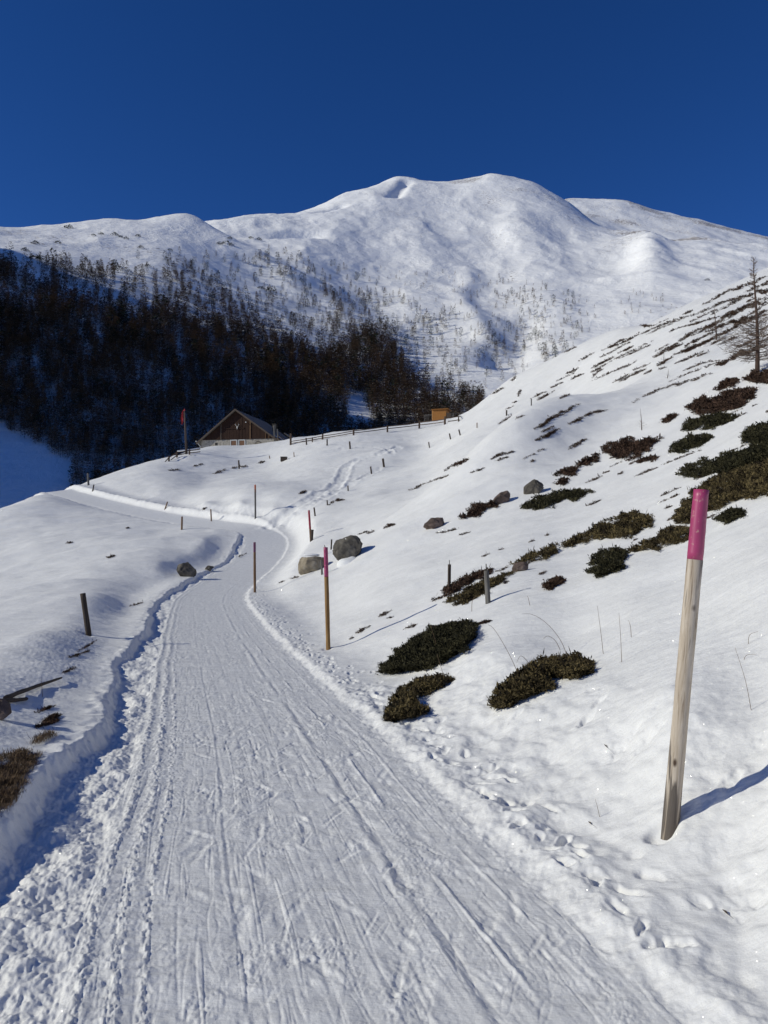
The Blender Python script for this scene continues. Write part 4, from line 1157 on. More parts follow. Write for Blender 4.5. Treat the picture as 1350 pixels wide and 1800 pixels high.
# chimney, gutters, openings
cx, cy = xa + 40 * s_px, 7.5
mb = MB(); zc = APX - slopeR * (cx - xa); mb.box((cx, cy, zc + .2), (.5, .5, 1.9)); mb.box((cx, cy, zc + 1.21), (.62, .62, .10)); ch = mb.build('chimney', M['rock'], rr_)
mb = MB(); mb.tube([(-W_ - .62, -OV, HW - .22), (-W_ - .62, D_, HW - .22)], .09, 8); mb.tube([(-W_ - .60, -OV + .1, HW - .25), (-W_ - .25, -.2, HW - .75), (-W_ - .1, -.15, HW - .9), (-W_ - .1, -.15, -1)], .06, 7); mb.build('gutter', M['white'], barn, True)
for k, x in enumerate((-8.5 * s_px, 6.5 * s_px)):
    z = HW - .62; ww = 12.5 * s_px
    mb = MB(); fw = .13
    mb.box((x - ww / 2 + fw / 2, -.03, z), (fw, .10, 1.12)); mb.box((x + ww / 2 - fw / 2, -.03, z), (fw, .10, 1.12)); mb.box((x, -.03, z + .5), (ww - 2 * fw - .004, .09, fw))
    fr_ = mb.build('window', M['white'], barn)
    mb = MB(); mb.box((x, -.012, z - .06), (ww - 2 * fw - .006, .05, .98)); mb.build('shutter', M['door'], fr_)
mb = MB(); mb.box((-42 * s_px + 1.2 * s_px, -.006, HW - .65), (.42, .03, .42)); mb.build('vent_opening', M['dark'], barn)
# deer skull with antlers, lamp
mb = MB(); sx_, sz_ = -1.5 * s_px, HW + 21 * s_px
mb.tube([(sx_, -.16, sz_ + .1), (sx_, -.22, sz_ - .1), (sx_, -.2, sz_ - .32)], [.10, .09, .035], 8)
for sg in (-1, 1): mb.tube([(sx_ + sg * .06, -.18, sz_ + .1), (sx_ + sg * .24, -.24, sz_ + .3), (sx_ + sg * .22, -.22, sz_ + .55)], [.035, .028, .012], 5); mb.tube([(sx_ + sg * .22, -.24, sz_ + .28), (sx_ + sg * .36, -.25, sz_ + .45)], [.022, .01], 5)
mb.build('deer_skull', M['bone'], barn, True)
mb = MB(); lx, lz = 15 * s_px, HW + 29 * s_px
mb.tube([(lx, -.1, lz), (lx, -.32, lz + .06)], .03, 6); mb.tube([(lx, -.34, lz + .09), (lx, -.34, lz), (lx, -.34, lz - .07)], [.04, .11, .13], 9); mb.build('wall_lamp', M['lamp'], barn, True)
# wagon wheel leaning on the wall
c = barn.matrix_basis @ Vector((37 * s_px, -.32, HW - .95))
wheel = thing('wagon_wheel', c, 'dark old wagon wheel leaning against the stone wall of the barn', 'wheel', rz=RZ_)
wheel.rotation_euler = (math.radians(-8), 0, RZ_)
mb = MB(); mb.tube([(.52 * math.cos(a), 0, .52 * math.sin(a)) for a in np.linspace(0, 2 * math.pi, 25)], .05, 6, cap=False); mb.build('rim', M['post'], wheel)
mb = MB(); mb.tube([(0, -.09, 0), (0, .09, 0)], .10, 10); mb.build('hub', M['post'], wheel)
for k in range(8):
    a = k * math.pi / 4; mb = MB(); mb.tube([(.09 * math.cos(a), 0, .09 * math.sin(a)), (.49 * math.cos(a), 0, .49 * math.sin(a))], .024, 5); mb.build('spoke', M['post'], wheel)
# poles and ramp right of the barn
for (bx, by, tx, ty, w, lab) in [(483, 788, 481.5, 748, 3.2, 'tall rough pole standing at the right corner of the barn'), (488.5, 788, 487.5, 754, 3.0, 'rough pole standing just right of the barn corner pole')]:
    d = 118.5; B = Vector(world_at(bx, by, d)); T = Vector(world_at(tx, ty, d)); mb = MB(); mb.tube([(0, 0, -.5), tuple((T - B) * .5 + Vector((.05, 0, 0))), tuple(T - B)], [.15, .13, .11], 8, rough=.1, seed=bx)
    o = mb.build('wooden_pole', M['grey']); o.location = B; tag(o, lab, 'pole', 'poles at the barn corner')
B = Vector(world_at(508, 781, 117.5)); root = thing('loading_ramp', B, 'pale plank ramp sloping down from the barn roof to the right', 'ramp')
for k, (x0, y0, x1, y1) in enumerate([(489, 765.5, 508, 779), (489, 770, 500, 782)]):
    a = Vector(world_at(x0, y0, 118)) - B; c2 = Vector(world_at(x1, y1, 117.5 - k)) - B; mb = MB()
    dv = (c2 - a); mb.box(tuple((a + c2) / 2), (dv.length, .5, .12), rot=dv.to_track_quat('X', 'Z').to_matrix()); mb.build('plank', M['barge'], root)

# ---------------------------------------------------------------- orange hutch with wire run
DS = 113.0; B = Vector(world_at(760, 745, DS)); k_ = DS / F
hut = thing('animal_hutch', B, 'small orange wooden hutch with a wire run and a sunlit sign wall beside the fence', 'hutch', rz=math.radians(-18))
wd_, hd_, hh_ = 25 * k_, 1.9, 24.5 * k_
mb = MB(); nb = 12
for i in range(nb): mb.box((wd_ * (i + .5) / nb, -.02 + .012 * (i % 2), hh_ / 2 - .3), (wd_ / nb - .012, .05, hh_ + .6), tone=i / nb)
mb.box((wd_ / 2, hd_ / 2 + .1, hh_ / 2 - .32), (wd_ - .06, hd_ + .1, hh_ + .54))
mb.build('wall', M['shed'], hut)
mb = MB()
for i in range(8): mb.box((-.03, hd_ * (i + .5) / 8, hh_ / 2 - .3), (.06, hd_ / 8 - .01, hh_ + .6))
w2 = mb.build('sign_wall', M['shedsunlit'], hut)
mb = MB(); mb.box((-.08, hd_ * .5, hh_ * .60), (.03, .62, .34)); mb.build('sign', M['lamp'], w2)
for (dz, dy) in ((.43, .06), (.02, 0), (.30, -.12)):
    mb = MB(); mb.tube([(-.09, hd_ * .5 + dy - .22, hh_ * .42 + dz + .12), (-.10, hd_ * .5 + dy, hh_ * .42 + dz + .2), (-.09, hd_ * .5 + dy + .25, hh_ * .42 + dz + .05)], [.05, .11, .03], 7); 
    if dz != .30: mb.build('animal_cutout', M['dark'], w2)
mb = MB(); mb.box((wd_ / 2 + .1, hd_ / 2 - .05, hh_ + .04), (wd_ + .5, hd_ + .5, .07), bev=.01); mb.build('roof', M['shed'], hut)
mb = MB(); mb.box((wd_ + .38, .35, hh_ / 2 - .3), (.62, .9, hh_ * .75)); mb.build('side_box', M['post'], hut)
mb = MB(); rw = 15 * k_ * 1.15; rh = 17.5 * k_
for (xx, yv) in ((-rw, hd_ * .5 + .2), (-rw, hd_ + 1.2), (-.12, hd_ * .5 + .2)): mb.box((xx, yv, rh / 2 - .25), (.07, .07, rh + .5))
mb.box((-rw / 2 - .06, hd_ * .5 + .2, rh + .034), (rw, .07, .06)); mb.box((-rw, hd_ + .2 - .3, rh + .034), (.06, .9, .06))
run = mb.build('run_frame', M['grey'], hut)
mb = MB()
for i in range(1, 15): mb.tube([(-.12 - (rw - .12) * i / 15, hd_ * .5 + .2, -.2), (-.12 - (rw - .12) * i / 15, hd_ * .5 + .2, rh)], .008, 4)
for i in range(1, 15): mb.tube([(-.12, hd_ * .5 + .2, rh * i / 15), (-rw, hd_ * .5 + .2, rh * i / 15)], .008, 4)
mb.build('wire_mesh', M['iron'], run)

# small dark trough below the barn
B = on_ground(498.5, 810.5, 95); d = math.hypot(B.x, B.y); k_ = d / F
root = thing('water_trough', B, 'small dark wooden trough sunk in the snow below the barn', 'trough')
mb = MB(); w = 11 * k_; h = 7.5 * k_
mb.box((0, 0, h * .45), (w, .06, h), bev=.01); mb.box((0, .5, h * .45), (w, .06, h), bev=.01); mb.box((-w / 2 + .03, .25, h * .45), (.06, .43, h)); mb.box((w / 2 - .03, .25, h * .45), (.06, .43, h)); mb.build('basin', M['post'], root)
mb = MB(); mb.box((0, .25, h * .99), (w * 1.1, .65, .06), bev=.015); mb.build('lid', M['grey'], root)

# ---------------------------------------------------------------- boulders
def boulder(label, x0, x1, ytop, ybase, mat, seed, flat=.55, snow=None, name='boulder', lean=0.0, blocky=0.0, tiltz=0.0, depth=1.0):
    import bmesh
    B = on_ground((x0 + x1) / 2, ybase); d = math.hypot(B.x, B.y); k = d / F
    w = (x1 - x0) * k; h = (ybase - ytop) * k
    bm = bmesh.new(); bmesh.ops.create_icosphere(bm, subdivisions=5, radius=1.0)
    rr = random.Random(seed); planes = [(Vector((rr.gauss(0, 1), rr.gauss(0, 1), rr.gauss(0, .8))).normalized(), rr.uniform(.50, .82)) for _ in range(13)]
    P = np.array([v.co[:] for v in bm.verts])
    nz = .10 * fbm(P[:, 0] * 2 + seed, P[:, 1] * 2 + P[:, 2] * 1.7, seed, 4) + .05 * ridged(P[:, 0] * 4 + P[:, 2] * 3, P[:, 1] * 4 - P[:, 2] * 2, seed + 3, 4)
    for v, q in zip(bm.verts, nz):
        p = v.co.copy()
        for n_, c_ in planes:
            e = p.dot(n_)
            if e > c_: p -= n_ * (e - c_) * .97
        p *= 1 + float(q)
        if blocky: p = Vector((math.copysign(abs(p.x) ** (1 - blocky), p.x), p.y, math.copysign(abs(p.z) ** (1 - blocky), p.z)))
        v.co = p
    lo_ = [min(v.co[i] for v in bm.verts) for i in range(3)]; hi_ = [max(v.co[i] for v in bm.verts) for i in range(3)]
    for v in bm.verts:
        p = Vector([2 * (v.co[i] - lo_[i]) / (hi_[i] - lo_[i]) - 1 for i in range(3)])
        x = p.x * w / 2 * 1.03; z = (p.z * .5 + .5) * h * 1.25 - h * .25
        v.co = (x + lean * z, p.y * w / 2 * .8 * depth, z + tiltz * x)
    me = bpy.data.meshes.new(name); bm.to_mesh(me); bm.free(); me.materials.append(mat)
    me.polygons.foreach_set('use_smooth', [True] * len(me.polygons))
    root = thing(name, B + Vector((0, w * .25, 0)), label, 'boulder', None)
    o = bpy.data.objects.new('stone', me); link(o); o.parent = root
    for (sx, sy, sw, sh) in (snow or []):
        bm = bmesh.new(); bmesh.ops.create_icosphere(bm, subdivisions=3, radius=1.0)
        for v in bm.verts:
            q = 1 + .12 * math.sin(v.co.x * 4 + v.co.y * 3)
            v.co = (v.co.x * sw * k * q, v.co.y * sw * k * .8, v.co.z * sh * k * q)
        me = bpy.data.meshes.new('snow_cap'); bm.to_mesh(me); bm.free(); me.materials.append(M['snow']); me.polygons.foreach_set('use_smooth', [True] * len(me.polygons))
        c = bpy.data.objects.new('snow_cap', me); link(c); c.parent = root
        c.location = ((sx - (x0 + x1) / 2) * k, -w * .33 if sy > (ytop + ybase) / 2 else -w * .12, (ybase - sy) * k)
    return root
boulder('dark grey boulder with snow on top and in its hollow right of the bend', 584, 637, 941, 985, M['rock'], 3, snow=[(614, 993, 20, 15), (612, 949, 7, 4)], tiltz=.06)
boulder('pale tan cracked boulder behind the golden marker pole', 522, 573, 977, 1006, M['rockpale'], 8, blocky=.35, tiltz=.14, snow=[(548, 976, 14, 2.4)])
boulder('rounded olive grey boulder alone on the snow left of the track', 311, 343, 989, 1014, M['rock'], 12, tiltz=.05)
boulder('small dark stone beside the olive grey boulder left of the track', 358, 375, 994, 1003, M['rock'], 14, tiltz=.2)
boulder('small reddish stone in the heath behind the grey ringed post', 902, 929, 988, 1004, M['rockred'], 17, tiltz=.1)
boulder('grey boulder at the foot of the heath bank on the right slope', 923, 957, 842, 868, M['rock'], 19, tiltz=.1)
boulder('low brown stone left of the grey boulder on the right slope', 868, 898, 864, 886, M['rockred'], 21, tiltz=.25)
boulder('brown hump of rock just below the middle of the right slope', 745, 782, 909, 929, M['rockred'], 23, tiltz=.25)

# ---------------------------------------------------------------- plant patches
def leafcloud(points, L, n_each, r, spread, blade=False, upright=.5):
    V = []; Fc = []; T = []
    for (p, dk, sc) in points:
        for _ in range(n_each):
            l = L * sc * r.uniform(.6, 1.3)
            if blade:
                a = r.uniform(0, 6.28); q = Vector((math.cos(a) * .5, math.sin(a) * .5, r.uniform(.3, 1.2))).normalized() * l; wv = Vector((-math.sin(a), math.cos(a), 0)) * l * .05
            else:
                q = Vector((r.gauss(0, 1), r.gauss(0, 1), r.gauss(upright, .8))).normalized() * l; wv = q.cross(Vector((r.gauss(0, 1), r.gauss(0, 1), r.gauss(0, 1)))).normalized() * l * r.uniform(.14, .26)
            c = p + Vector((r.gauss(0, spread), r.gauss(0, spread), abs(r.gauss(0, spread * .6))))
            o = len(V); V += [c - wv * .5, c + q * .55 - wv, c + q, c + q * .5 + wv]; Fc.append((o, o + 1, o + 2, o + 3)); t = min(1, max(0, dk + r.uniform(-.3, .3))); T += [t] * 4
    return V, Fc, T
def poly_edge_dist(x, y, P):
    m = 1e9
    for i in range(len(P)):
        ax, ay = P[i - 1]; bx, by = P[i]; L2 = (bx - ax) ** 2 + (by - ay) ** 2 + 1e-9
        u = min(max(((x - ax) * (bx - ax) + (y - ay) * (by - ay)) / L2, 0), 1); m = min(m, math.hypot(x - ax - u * (bx - ax), y - ay - u * (by - ay)))
    return m
def patch_mask(P, seed, thr, xs, ys_):
    x0, x1, y0, y1 = int(min(xs)) - 12, int(max(xs)) + 13, int(min(ys_)) - 10, int(max(ys_)) + 11
    gx, gy = np.meshgrid(np.arange(x0, x1, .5), np.arange(y0, y1, .5), indexing='ij')
    wx = gx + 7 * fbm(gx * .05 + seed, gy * .08, 61, 2); wy = gy + 5 * fbm(gx * .05 + seed, gy * .10 + 9, 63, 2)
    c = np.zeros(gx.shape, bool); j = len(P) - 1
    for i in range(len(P)):
        xi, yi = P[i]; xj, yj = P[j]
        if yi != yj: c ^= ((yi > wy) != (yj > wy)) & (wx < (xj - xi) * (wy - yi) / (yj - yi) + xi)
        j = i
    n = fbm((gx * .93 - gy * .37) / 34 + seed, (gx * .37 + gy * .93) / 8.5, 67, 3)
    clump = perlin(gx * .055 + seed, gy * .10, 7); fine = perlin(gx * .2 + seed, gy * .33, 9); sm = perlin(gx * .15, gy * .25, 3)
    def at(arr, x, y): return arr[min(max(int((x - x0) * 2), 0), arr.shape[0] - 1), min(max(int((y - y0) * 2), 0), arr.shape[1] - 1)]
    return (c & ((n < thr) | (thr > 5))), (c & ((n < thr - .12) | (thr > 5))), clump, fine, sm, at
def patch_geometry(P, height, density, r, blade=False, soil=True, Lmul=1.0, holes=True, seed=0, thr=.30):
    xs = [p[0] for p in P]; ys_ = [p[1] for p in P]
    area = abs(sum(P[i - 1][0] * P[i][1] - P[i][0] * P[i - 1][1] for i in range(len(P)))) / 2
    n = int(min(9000, area * density)) + 12
    c = hit(sum(xs) / len(xs), sum(ys_) / len(ys_))
    d0 = math.hypot(c.x, c.y) if c is not None else 40
    L = max(.028, .0026 * d0) * Lmul
    mk, mks, clA, fiA, smA, at = patch_mask(P, seed, thr, xs, ys_)
    pts = []
    tries = 0
    while len(pts) < n and tries < n * 12:
        tries += 1
        x = r.uniform(min(xs), max(xs)); y = r.uniform(min(ys_), max(ys_))
        if not (at(mk, x, y) if holes else inpoly(x, y, P)): continue
        e = poly_edge_dist(x, y, P)
        clump = float(at(clA, x, y)); fine = float(at(fiA, x, y))
        if holes and e < 12 and fine * 2 + clump * .8 > .3 + e * .12: continue
        hh = height * min(1, e / 9) * (.35 + .65 * r.random())
        b = hit(x, y + hh * F / d0)
        if b is None: continue
        dd = math.hypot(b.x, b.y)
        if dd > d0 * 1.7 or dd < d0 * .5: continue
        b.z += hh
        pts.append((b, .5 + .55 * clump + .3 * fine, 1.7 if r.random() < .12 else 1.0))
    V, Fc, T = leafcloud(pts, L, 9 if d0 < 12 and not blade else 5, r, L * (.8 if d0 < 12 else .55), blade)
    if d0 < 22 and pts and not blade:
        tw = [(p + Vector((0, 0, .01)), .15, 1.0) for p, _, _ in r.sample(pts, max(3, len(pts) // 45))]
        v2, f2, t2 = leafcloud(tw, L * 3.4, 1, r, L * .3, True); o2 = len(V); V += v2; Fc += [tuple(i + o2 for i in q) for q in f2]; T += t2
    SV, SF = [], []
    if soil:
        step = max(1.5, min(4.0, math.sqrt(area) / 26)); nx = int((max(xs) - min(xs)) / step) + 2; ny = int((max(ys_) - min(ys_)) / step) + 2
        ids = {}
        for i in range(nx):
            for j in range(ny):
                x = min(xs) + i * step; y = min(ys_) + j * step
                if (at(mks, x, y) if holes else inpoly(x, y, P)) and poly_edge_dist(x, y, P) > (.6 if area < 600 else 4 + 5 * float(at(smA, x, y))):
                    q = hit(x, y)
                    if q is None or math.hypot(q.x, q.y) > d0 * 1.7: continue
                    q.z += .02 + min(.03, height * .25) * (1 + math.sin(x * .9) * math.cos(y * 1.3)); ids[(i, j)] = len(SV); SV.append(q)
        for (i, j), a in ids.items():
            if (i + 1, j) in ids and (i, j + 1) in ids and (i + 1, j + 1) in ids:
                q = (a, ids[(i, j + 1)], ids[(i + 1, j + 1)], ids[(i + 1, j)])
                zs_ = [SV[k].y for k in q]
                if max(zs_) - min(zs_) < d0 * .25: SF.append(q)
    return V, Fc, T, SV, SF, c
def plant(name, label, cat, group, P, mat, height, density, seed, **kw):
    r = random.Random(seed)
    V, Fc, T, SV, SF, c = patch_geometry(P, height, density, r, seed=seed, **kw)
    if not V: return
    base = c if c is not None else V[0]
    root = thing(name, base, label, cat, group)
    mb = MB(); mb.v = [tuple(v - base) for v in V]; mb.f = Fc; mb.tone = T; mb.mi = [0] * len(Fc); mb.build('foliage', mat, root)
    if SF:
        mb = MB(); mb.v = [tuple(v - base) for v in SV]; mb.f = SF; mb.tone = [.4] * len(SV); mb.mi = [0] * len(SF); mb.build('earth', M['soil'], root)
    return root
JG = 'juniper bushes on the right slope'; HG = 'patches of heath on the right slope'
PL = [
 ('juniper', 'large dense dark juniper mound nearest the track above the horseshoe bush', [(665,1187),(672,1170),(710,1135),(760,1102),(800,1092),(838,1096),(835,1118),(815,1140),(790,1158),(745,1178),(690,1182)], 'juniper', .14, .75),
 ('juniper', 'horseshoe shaped brownish juniper below the large dark mound', [(681,1268),(690,1232),(710,1208),(745,1190),(770,1188),(797,1198),(770,1210),(735,1222),(725,1233),(750,1252),(720,1264)], 'juniperbrown', .09, .7),
 ('juniper', 'brown green juniper split by a snow gap, left of the tall pale pole', [(862,1246),(870,1220),(905,1190),(935,1170),(965,1160),(1010,1153),(1030,1170),(1045,1180),(1000,1192),(965,1188),(955,1196),(972,1208),(945,1217),(915,1230),(880,1246)], 'juniperbrown', .09, .7),
 ('heather', 'reddish heather strip arching behind the ringed posts', [(759,1057),(771,1045),(798,1026),(827,1006),(848,1001),(865,1000),(863,1009),(836,1019),(817,1032),(805,1040),(788,1046)], 'heather', .10, .8),
 ('juniper', 'green juniper strip at the foot of the grey ringed post', [(781,1059),(798,1049),(821,1031),(848,1022),(875,1012),(898,1005),(905,1003),(902,1009),(875,1027),(848,1044),(823,1059),(798,1066)], 'juniperbrown', .08, .8),
 ('juniper', 'small dark juniper tuft right of the grey ringed post', [(950,1037),(963,1022),(981,1016),(990,1020),(977,1032),(962,1038)], 'heather', .07, .8),
 ('juniper', 'bushy dark juniper below the long heath band, left of the pale pole', [(1028,999),(1046,973),(1068,964),(1102,968),(1105,975),(1091,988),(1105,995),(1072,1009),(1050,1016)], 'juniper', .12, .8),
 ('juniper', 'long dark juniper band rising from the reddish stone', [(898,994),(943,970),(991,953),(1035,933),(1072,912),(1117,899),(1146,908),(1146,920),(1109,945),(1057,948),(1035,948),(991,965),(950,984),(924,989)], 'juniperbrown', .12, .7),
 ('juniper', 'ragged juniper just left of the pink pole top', [(1105,970),(1124,955),(1157,940),(1183,925),(1213,925),(1218,947),(1194,955),(1168,962),(1131,970)], 'juniperbrown', .10, .7),
 ('juniper', 'wide brown juniper spreading behind the pink pole top', [(1180,918),(1190,895),(1215,866),(1240,845),(1290,824),(1350,805),(1420,785),(1420,855),(1350,872),(1300,878),(1265,893),(1235,902),(1205,922)], 'juniperbrown', .14, .7),
 ('juniper', 'broad green juniper on the right border above the brown one', [(1188,833),(1210,817),(1250,807),(1283,795),(1310,793),(1350,762),(1420,740),(1420,790),(1350,812),(1283,834),(1260,832),(1220,843)], 'juniper', .14, .7),
 ('juniper', 'dark juniper cut by the right border, higher than the broad green one', [(1302,768),(1320,750),(1350,743),(1400,730),(1400,760),(1350,775),(1313,780)], 'juniper', .14, .7),
 ('juniper', 'isolated flat juniper in open snow left of the broad green one', [(1172,795),(1193,775),(1237,764),(1253,770),(1233,783),(1200,797)], 'juniper', .14, .8),
 ('juniper', 'dark green juniper strip below the brown heather bank', [(1195,757),(1210,738),(1267,728),(1297,734),(1267,750),(1227,758)], 'juniper', .14, .8),
 ('heather', 'wide brown heather bank below the tall bare larch', [(1203,720),(1233,697),(1247,702),(1283,687),(1333,681),(1317,707),(1283,723),(1233,730)], 'heather', .14, .8),
 ('heather', 'brown heather hump left of the foot of the tall bare larch', [(1253,690),(1273,667),(1300,667),(1290,678)], 'heather', .14, .8),
 ('heather', 'brown heather hump at the foot of the tall bare larch', [(1307,670),(1320,657),(1350,650),(1400,640),(1400,668),(1350,675)], 'heather', .14, .8),
 ('heather', 'brown and green heath bank under the small bare sapling', [(1053,793),(1073,780),(1100,770),(1120,777),(1133,773),(1163,770),(1150,783),(1127,800),(1097,811),(1067,801)], 'heather', .12, .8),
 ('heather', 'narrow brown heath streak above the round dark tuft', [(1010,820),(1033,803),(1050,798),(1053,807),(1033,817)], 'heather', .10, .8),
 ('heather', 'low brown heath left of the round dark tuft', [(975,838),(990,825),(1020,820),(1010,833),(987,838)], 'heather', .10, .8),
 ('heather', 'round dark tuft above the small green juniper', [(977,850),(987,842),(1000,845),(990,855)], 'heather', .10, .9),
 ('juniper', 'ragged dark juniper right below the grey boulder', [(917,897),(923,883),(950,873),(980,867),(997,863),(1017,860),(1043,865),(1013,877),(990,880),(960,897)], 'juniper', .10, .8),
 ('heather', 'small brown heath strip left of the dark green juniper strip', [(1155,745),(1168,735),(1193,727),(1186,736),(1173,744)], 'heather', .10, .9),
 ('heather', 'thin heath streak in the snow below the heath bank', [(1118,815),(1133,805),(1160,803),(1145,810)], 'heather', .08, .9),
 ('juniper', 'small juniper tuft right of the pink pole top', [(1255,915),(1280,898),(1308,895),(1305,907),(1280,921)], 'juniper', .09, .8),
 ('heather', 'brown heath streak under the low brown stone', [(809,915),(836,889),(868,880),(886,882),(860,896),(840,906)], 'heather', .10, .8),
]
for i, (nm, lab, P, mt, h, dn) in enumerate(PL):
    plant('juniper_bush' if nm == 'juniper' else 'heather_patch', lab, 'shrub' if nm == 'juniper' else 'heather', JG if nm == 'juniper' else HG, P, M[mt], h, dn, 50 + i, thr=(9 if i == 0 else .38 if i in (1, 2) else .6 if i in (9, 10, 11, 14, 15, 16) else .40))
plant('grass_mound', 'brown dry grass mound at the left border beside the snow bank', 'grass mound', None,
      [(-60,1470),(-60,1335),(0,1333),(30,1320),(76,1323),(60,1345),(42,1370),(37,1395),(8,1430)], M['drygrass'], .015, 1.6, 91, blade=True, Lmul=.75)
plant('grass_mound', 'narrow brown strip of dead grass above the dry grass mound on the left', 'grass mound', None,
      [(52,1312),(75,1297),(94,1286),(90,1296),(66,1310)], M['drygrass'], .03, .8, 92, blade=True)

# small bare streaks of heath that show through the snow: too many and too slight to count
def z6(*p): return [(x / 3 + 900, y / 3 + 440) for x, y in p]
def z3(*p): return [(x / 3.214 + 480, y / 3.214 + 680) for x, y in p]
def z7(*p): return [(x / 2.7 + 400, y / 2.7 + 840) for x, y in p]
def zl(*p): return [(x / 3.375, y / 3.375 + 980) for x, y in p]
STREAK = [(z6((110,960),(230,880),(360,805)), 8), (z6((120,1010),(260,940)), 7), (z6((300,920),(400,870),(510,845)), 6), (z6((565,695),(710,630)), 5), (z6((640,805),(760,745),(900,700),(1060,650)), 5),
 (z6((765,610),(850,570)), 6), (z6((740,570),(800,540),(900,500)), 6), (z6((905,520),(1000,465)), 6), (z6((770,550),(980,430)), 4), (z6((410,695),(500,655),(630,600)), 3), (z6((410,650),(500,602)), 4), (z6((500,600),(620,540),(760,470)), 3),
 (z6((540,580),(740,500)), 3), (z6((700,450),(880,370),(1060,310)), 4), (z6((860,420),(1100,350)), 3), (z6((1000,300),(1150,215),(1350,140)), 6), (z6((1010,320),(1130,270),(1270,235)), 4), (z6((1010,420),(1150,350),(1350,265)), 12),
 (z6((1020,440),(1200,370),(1350,325)), 9), (z6((850,560),(960,510),(1080,465)), 6), (z6((1080,460),(1200,395),(1350,345)), 8), (z6((1070,615),(1200,560),(1350,510)), 11), (z6((810,700),(960,640),(1150,570)), 3), (z6((380,490),(500,425),(620,378)), 4),
 (z6((650,398),(740,405)), 5), (z6((280,540),(340,515)), 3), (z6((0,700),(22,668)), 9), (z6((30,770),(48,738)), 6), (z6((1130,300),(1250,240),(1350,200)), 5), (z6((1150,330),(1270,285),(1350,240)), 4), (z6((420,680),(460,640),(490,630)), 4), (z6((560,550),(640,510)), 4), (z6((900,640),(1000,600),(1100,580)),3),
 (z3((1220,410),(1320,375)), 5), (z3((1250,425),(1330,400)), 3), (z3((965,480),(1050,440),(1110,415)), 7), (z3((1110,485),(1195,460)), 4), (z3((765,585),(860,550)), 4), (z3((860,550),(990,505)), 2.5), (z3((310,675),(360,645),(410,640)), 4.5), (z3((150,605),(190,592)), 3), (z3((1125,115),(1175,90)), 3),
 (z3((1030,155),(1100,125)), 3), (z3((1225,50),(1310,10)), 4), (z3((1270,215),(1350,165)), 3),
 (z7((610,740),(680,710)), 6), (z7((715,660),(780,635)), 5), (z7((830,715),(900,695)), 6), (z7((755,667),(790,660)), 2), (z7((620,268),(670,250)), 4), (z7((655,270),(695,258)), 3), (z7((740,245),(765,228),(795,222)), 6), (z7((985,265),(1095,240)), 4), (z7((1100,270),(1155,255)), 4), (z7((335,78),(375,66)), 3),
 (z7((580,768),(600,760)), 2), (z7((1180,700),(1250,680)), 4), (z7((300,478),(340,470)), 3), (z7((240,500),(270,490)), 2),
 (zl((450,560),(565,500)), 4), (zl((410,598),(530,560)), 3), (zl((250,980),(365,930)), 5), (zl((205,1018),(350,965)), 4), (zl((765,293),(850,265)), 2.5), (zl((370,690),(450,655)), 1.5), (zl((215,925),(335,875)), 2),
 ([(297, 828), (318, 826)], 2), ([(340, 822), (357, 817)], 4), ([(376, 833), (398, 824)], 4), ([(408, 823), (418, 820)], 3.5), ([(422, 822), (434, 820)], 3), ([(452, 815), (466, 812)], 2.5), ([(188, 981), (203, 977)], 3), ([(118, 955), (126, 954)], 2), ([(355, 897), (363, 893)], 2), ([(222, 929), (228, 927)], 2),
 ([(420, 980), (432, 973)], 0.1)]
r = random.Random(78)
for poly, n, l0, l1, sl in (([(1000, 630), (1180, 560), (1420, 470), (1420, 640), (1250, 640), (1150, 660), (900, 740)], 75, 14, 80, .47), ([(1050, 800), (1250, 690), (1420, 640), (1420, 930), (1150, 945), (960, 985)], 46, 12, 55, .42), ([(840, 730), (1000, 660), (1000, 800), (860, 860)], 12, 10, 40, .42), ([(780, 1010), (950, 930), (1000, 1000), (850, 1050)], 9, 10, 36, .4)):
    for (x, y) in sample_poly(poly, n, r):
        l = r.uniform(l0, l1) * r.uniform(.4, 1); STREAK.append(([(x, y), (x + l * .5, y - l * .5 * sl + r.uniform(-1, 1)), (x + l, y - l * (sl + r.uniform(-.06, .06)))], r.uniform(1.2, 4.0)))
r = random.Random(77); V = []; Fc = []; T = []; SV = []; SF = []
for ln, w in STREAK:
    d0 = None
    tot = sum(math.hypot(b[0] - a[0], b[1] - a[1]) for a, b in zip(ln[:-1], ln[1:]))
    P = []; n = max(6, int(tot / 3)); ph = r.uniform(0, 9)
    cum = [0]
    for a, b in zip(ln[:-1], ln[1:]): cum.append(cum[-1] + math.hypot(b[0] - a[0], b[1] - a[1]))
    up, lo = [], []
    for i in range(n + 1):
        u = i / n; s1 = u * cum[-1]; x = float(np.interp(s1, cum, [p[0] for p in ln])); y = float(np.interp(s1, cum, [p[1] for p in ln]))
        ww = w * .5 * math.sin(math.pi * min(1, max(.02, u))) ** .6 * (.65 + .6 * float(perlin(np.array([s1 * .11 + ph]), np.array([.5]), 3)[0]) + .3 * r.random())
        y += 1.2 * float(perlin(np.array([s1 * .05 + ph]), np.array([2.5]), 5)[0]) * w * .4
        up.append((x, y - max(.3, ww))); lo.append((x, y + max(.3, ww)))
    P = up + lo[::-1]
    a, b2, c, sv, sf, _ = patch_geometry(P, .03, 1.0, r, holes=False, seed=r.uniform(0, 50), Lmul=.55)
    o_ = len(V); V += a; Fc += [tuple(i + o_ for i in q) for q in b2]; T += c
    o_ = len(SV); SV += sv; SF += [tuple(i + o_ for i in q) for q in sf]
mb = MB(); mb.v = [tuple(v) for v in V + SV]; mb.f = Fc + [tuple(i + len(V) for i in q) for q in SF]; mb.tone = T + [.4] * len(SV); mb.mi = [0] * len(Fc) + [1] * len(SF)
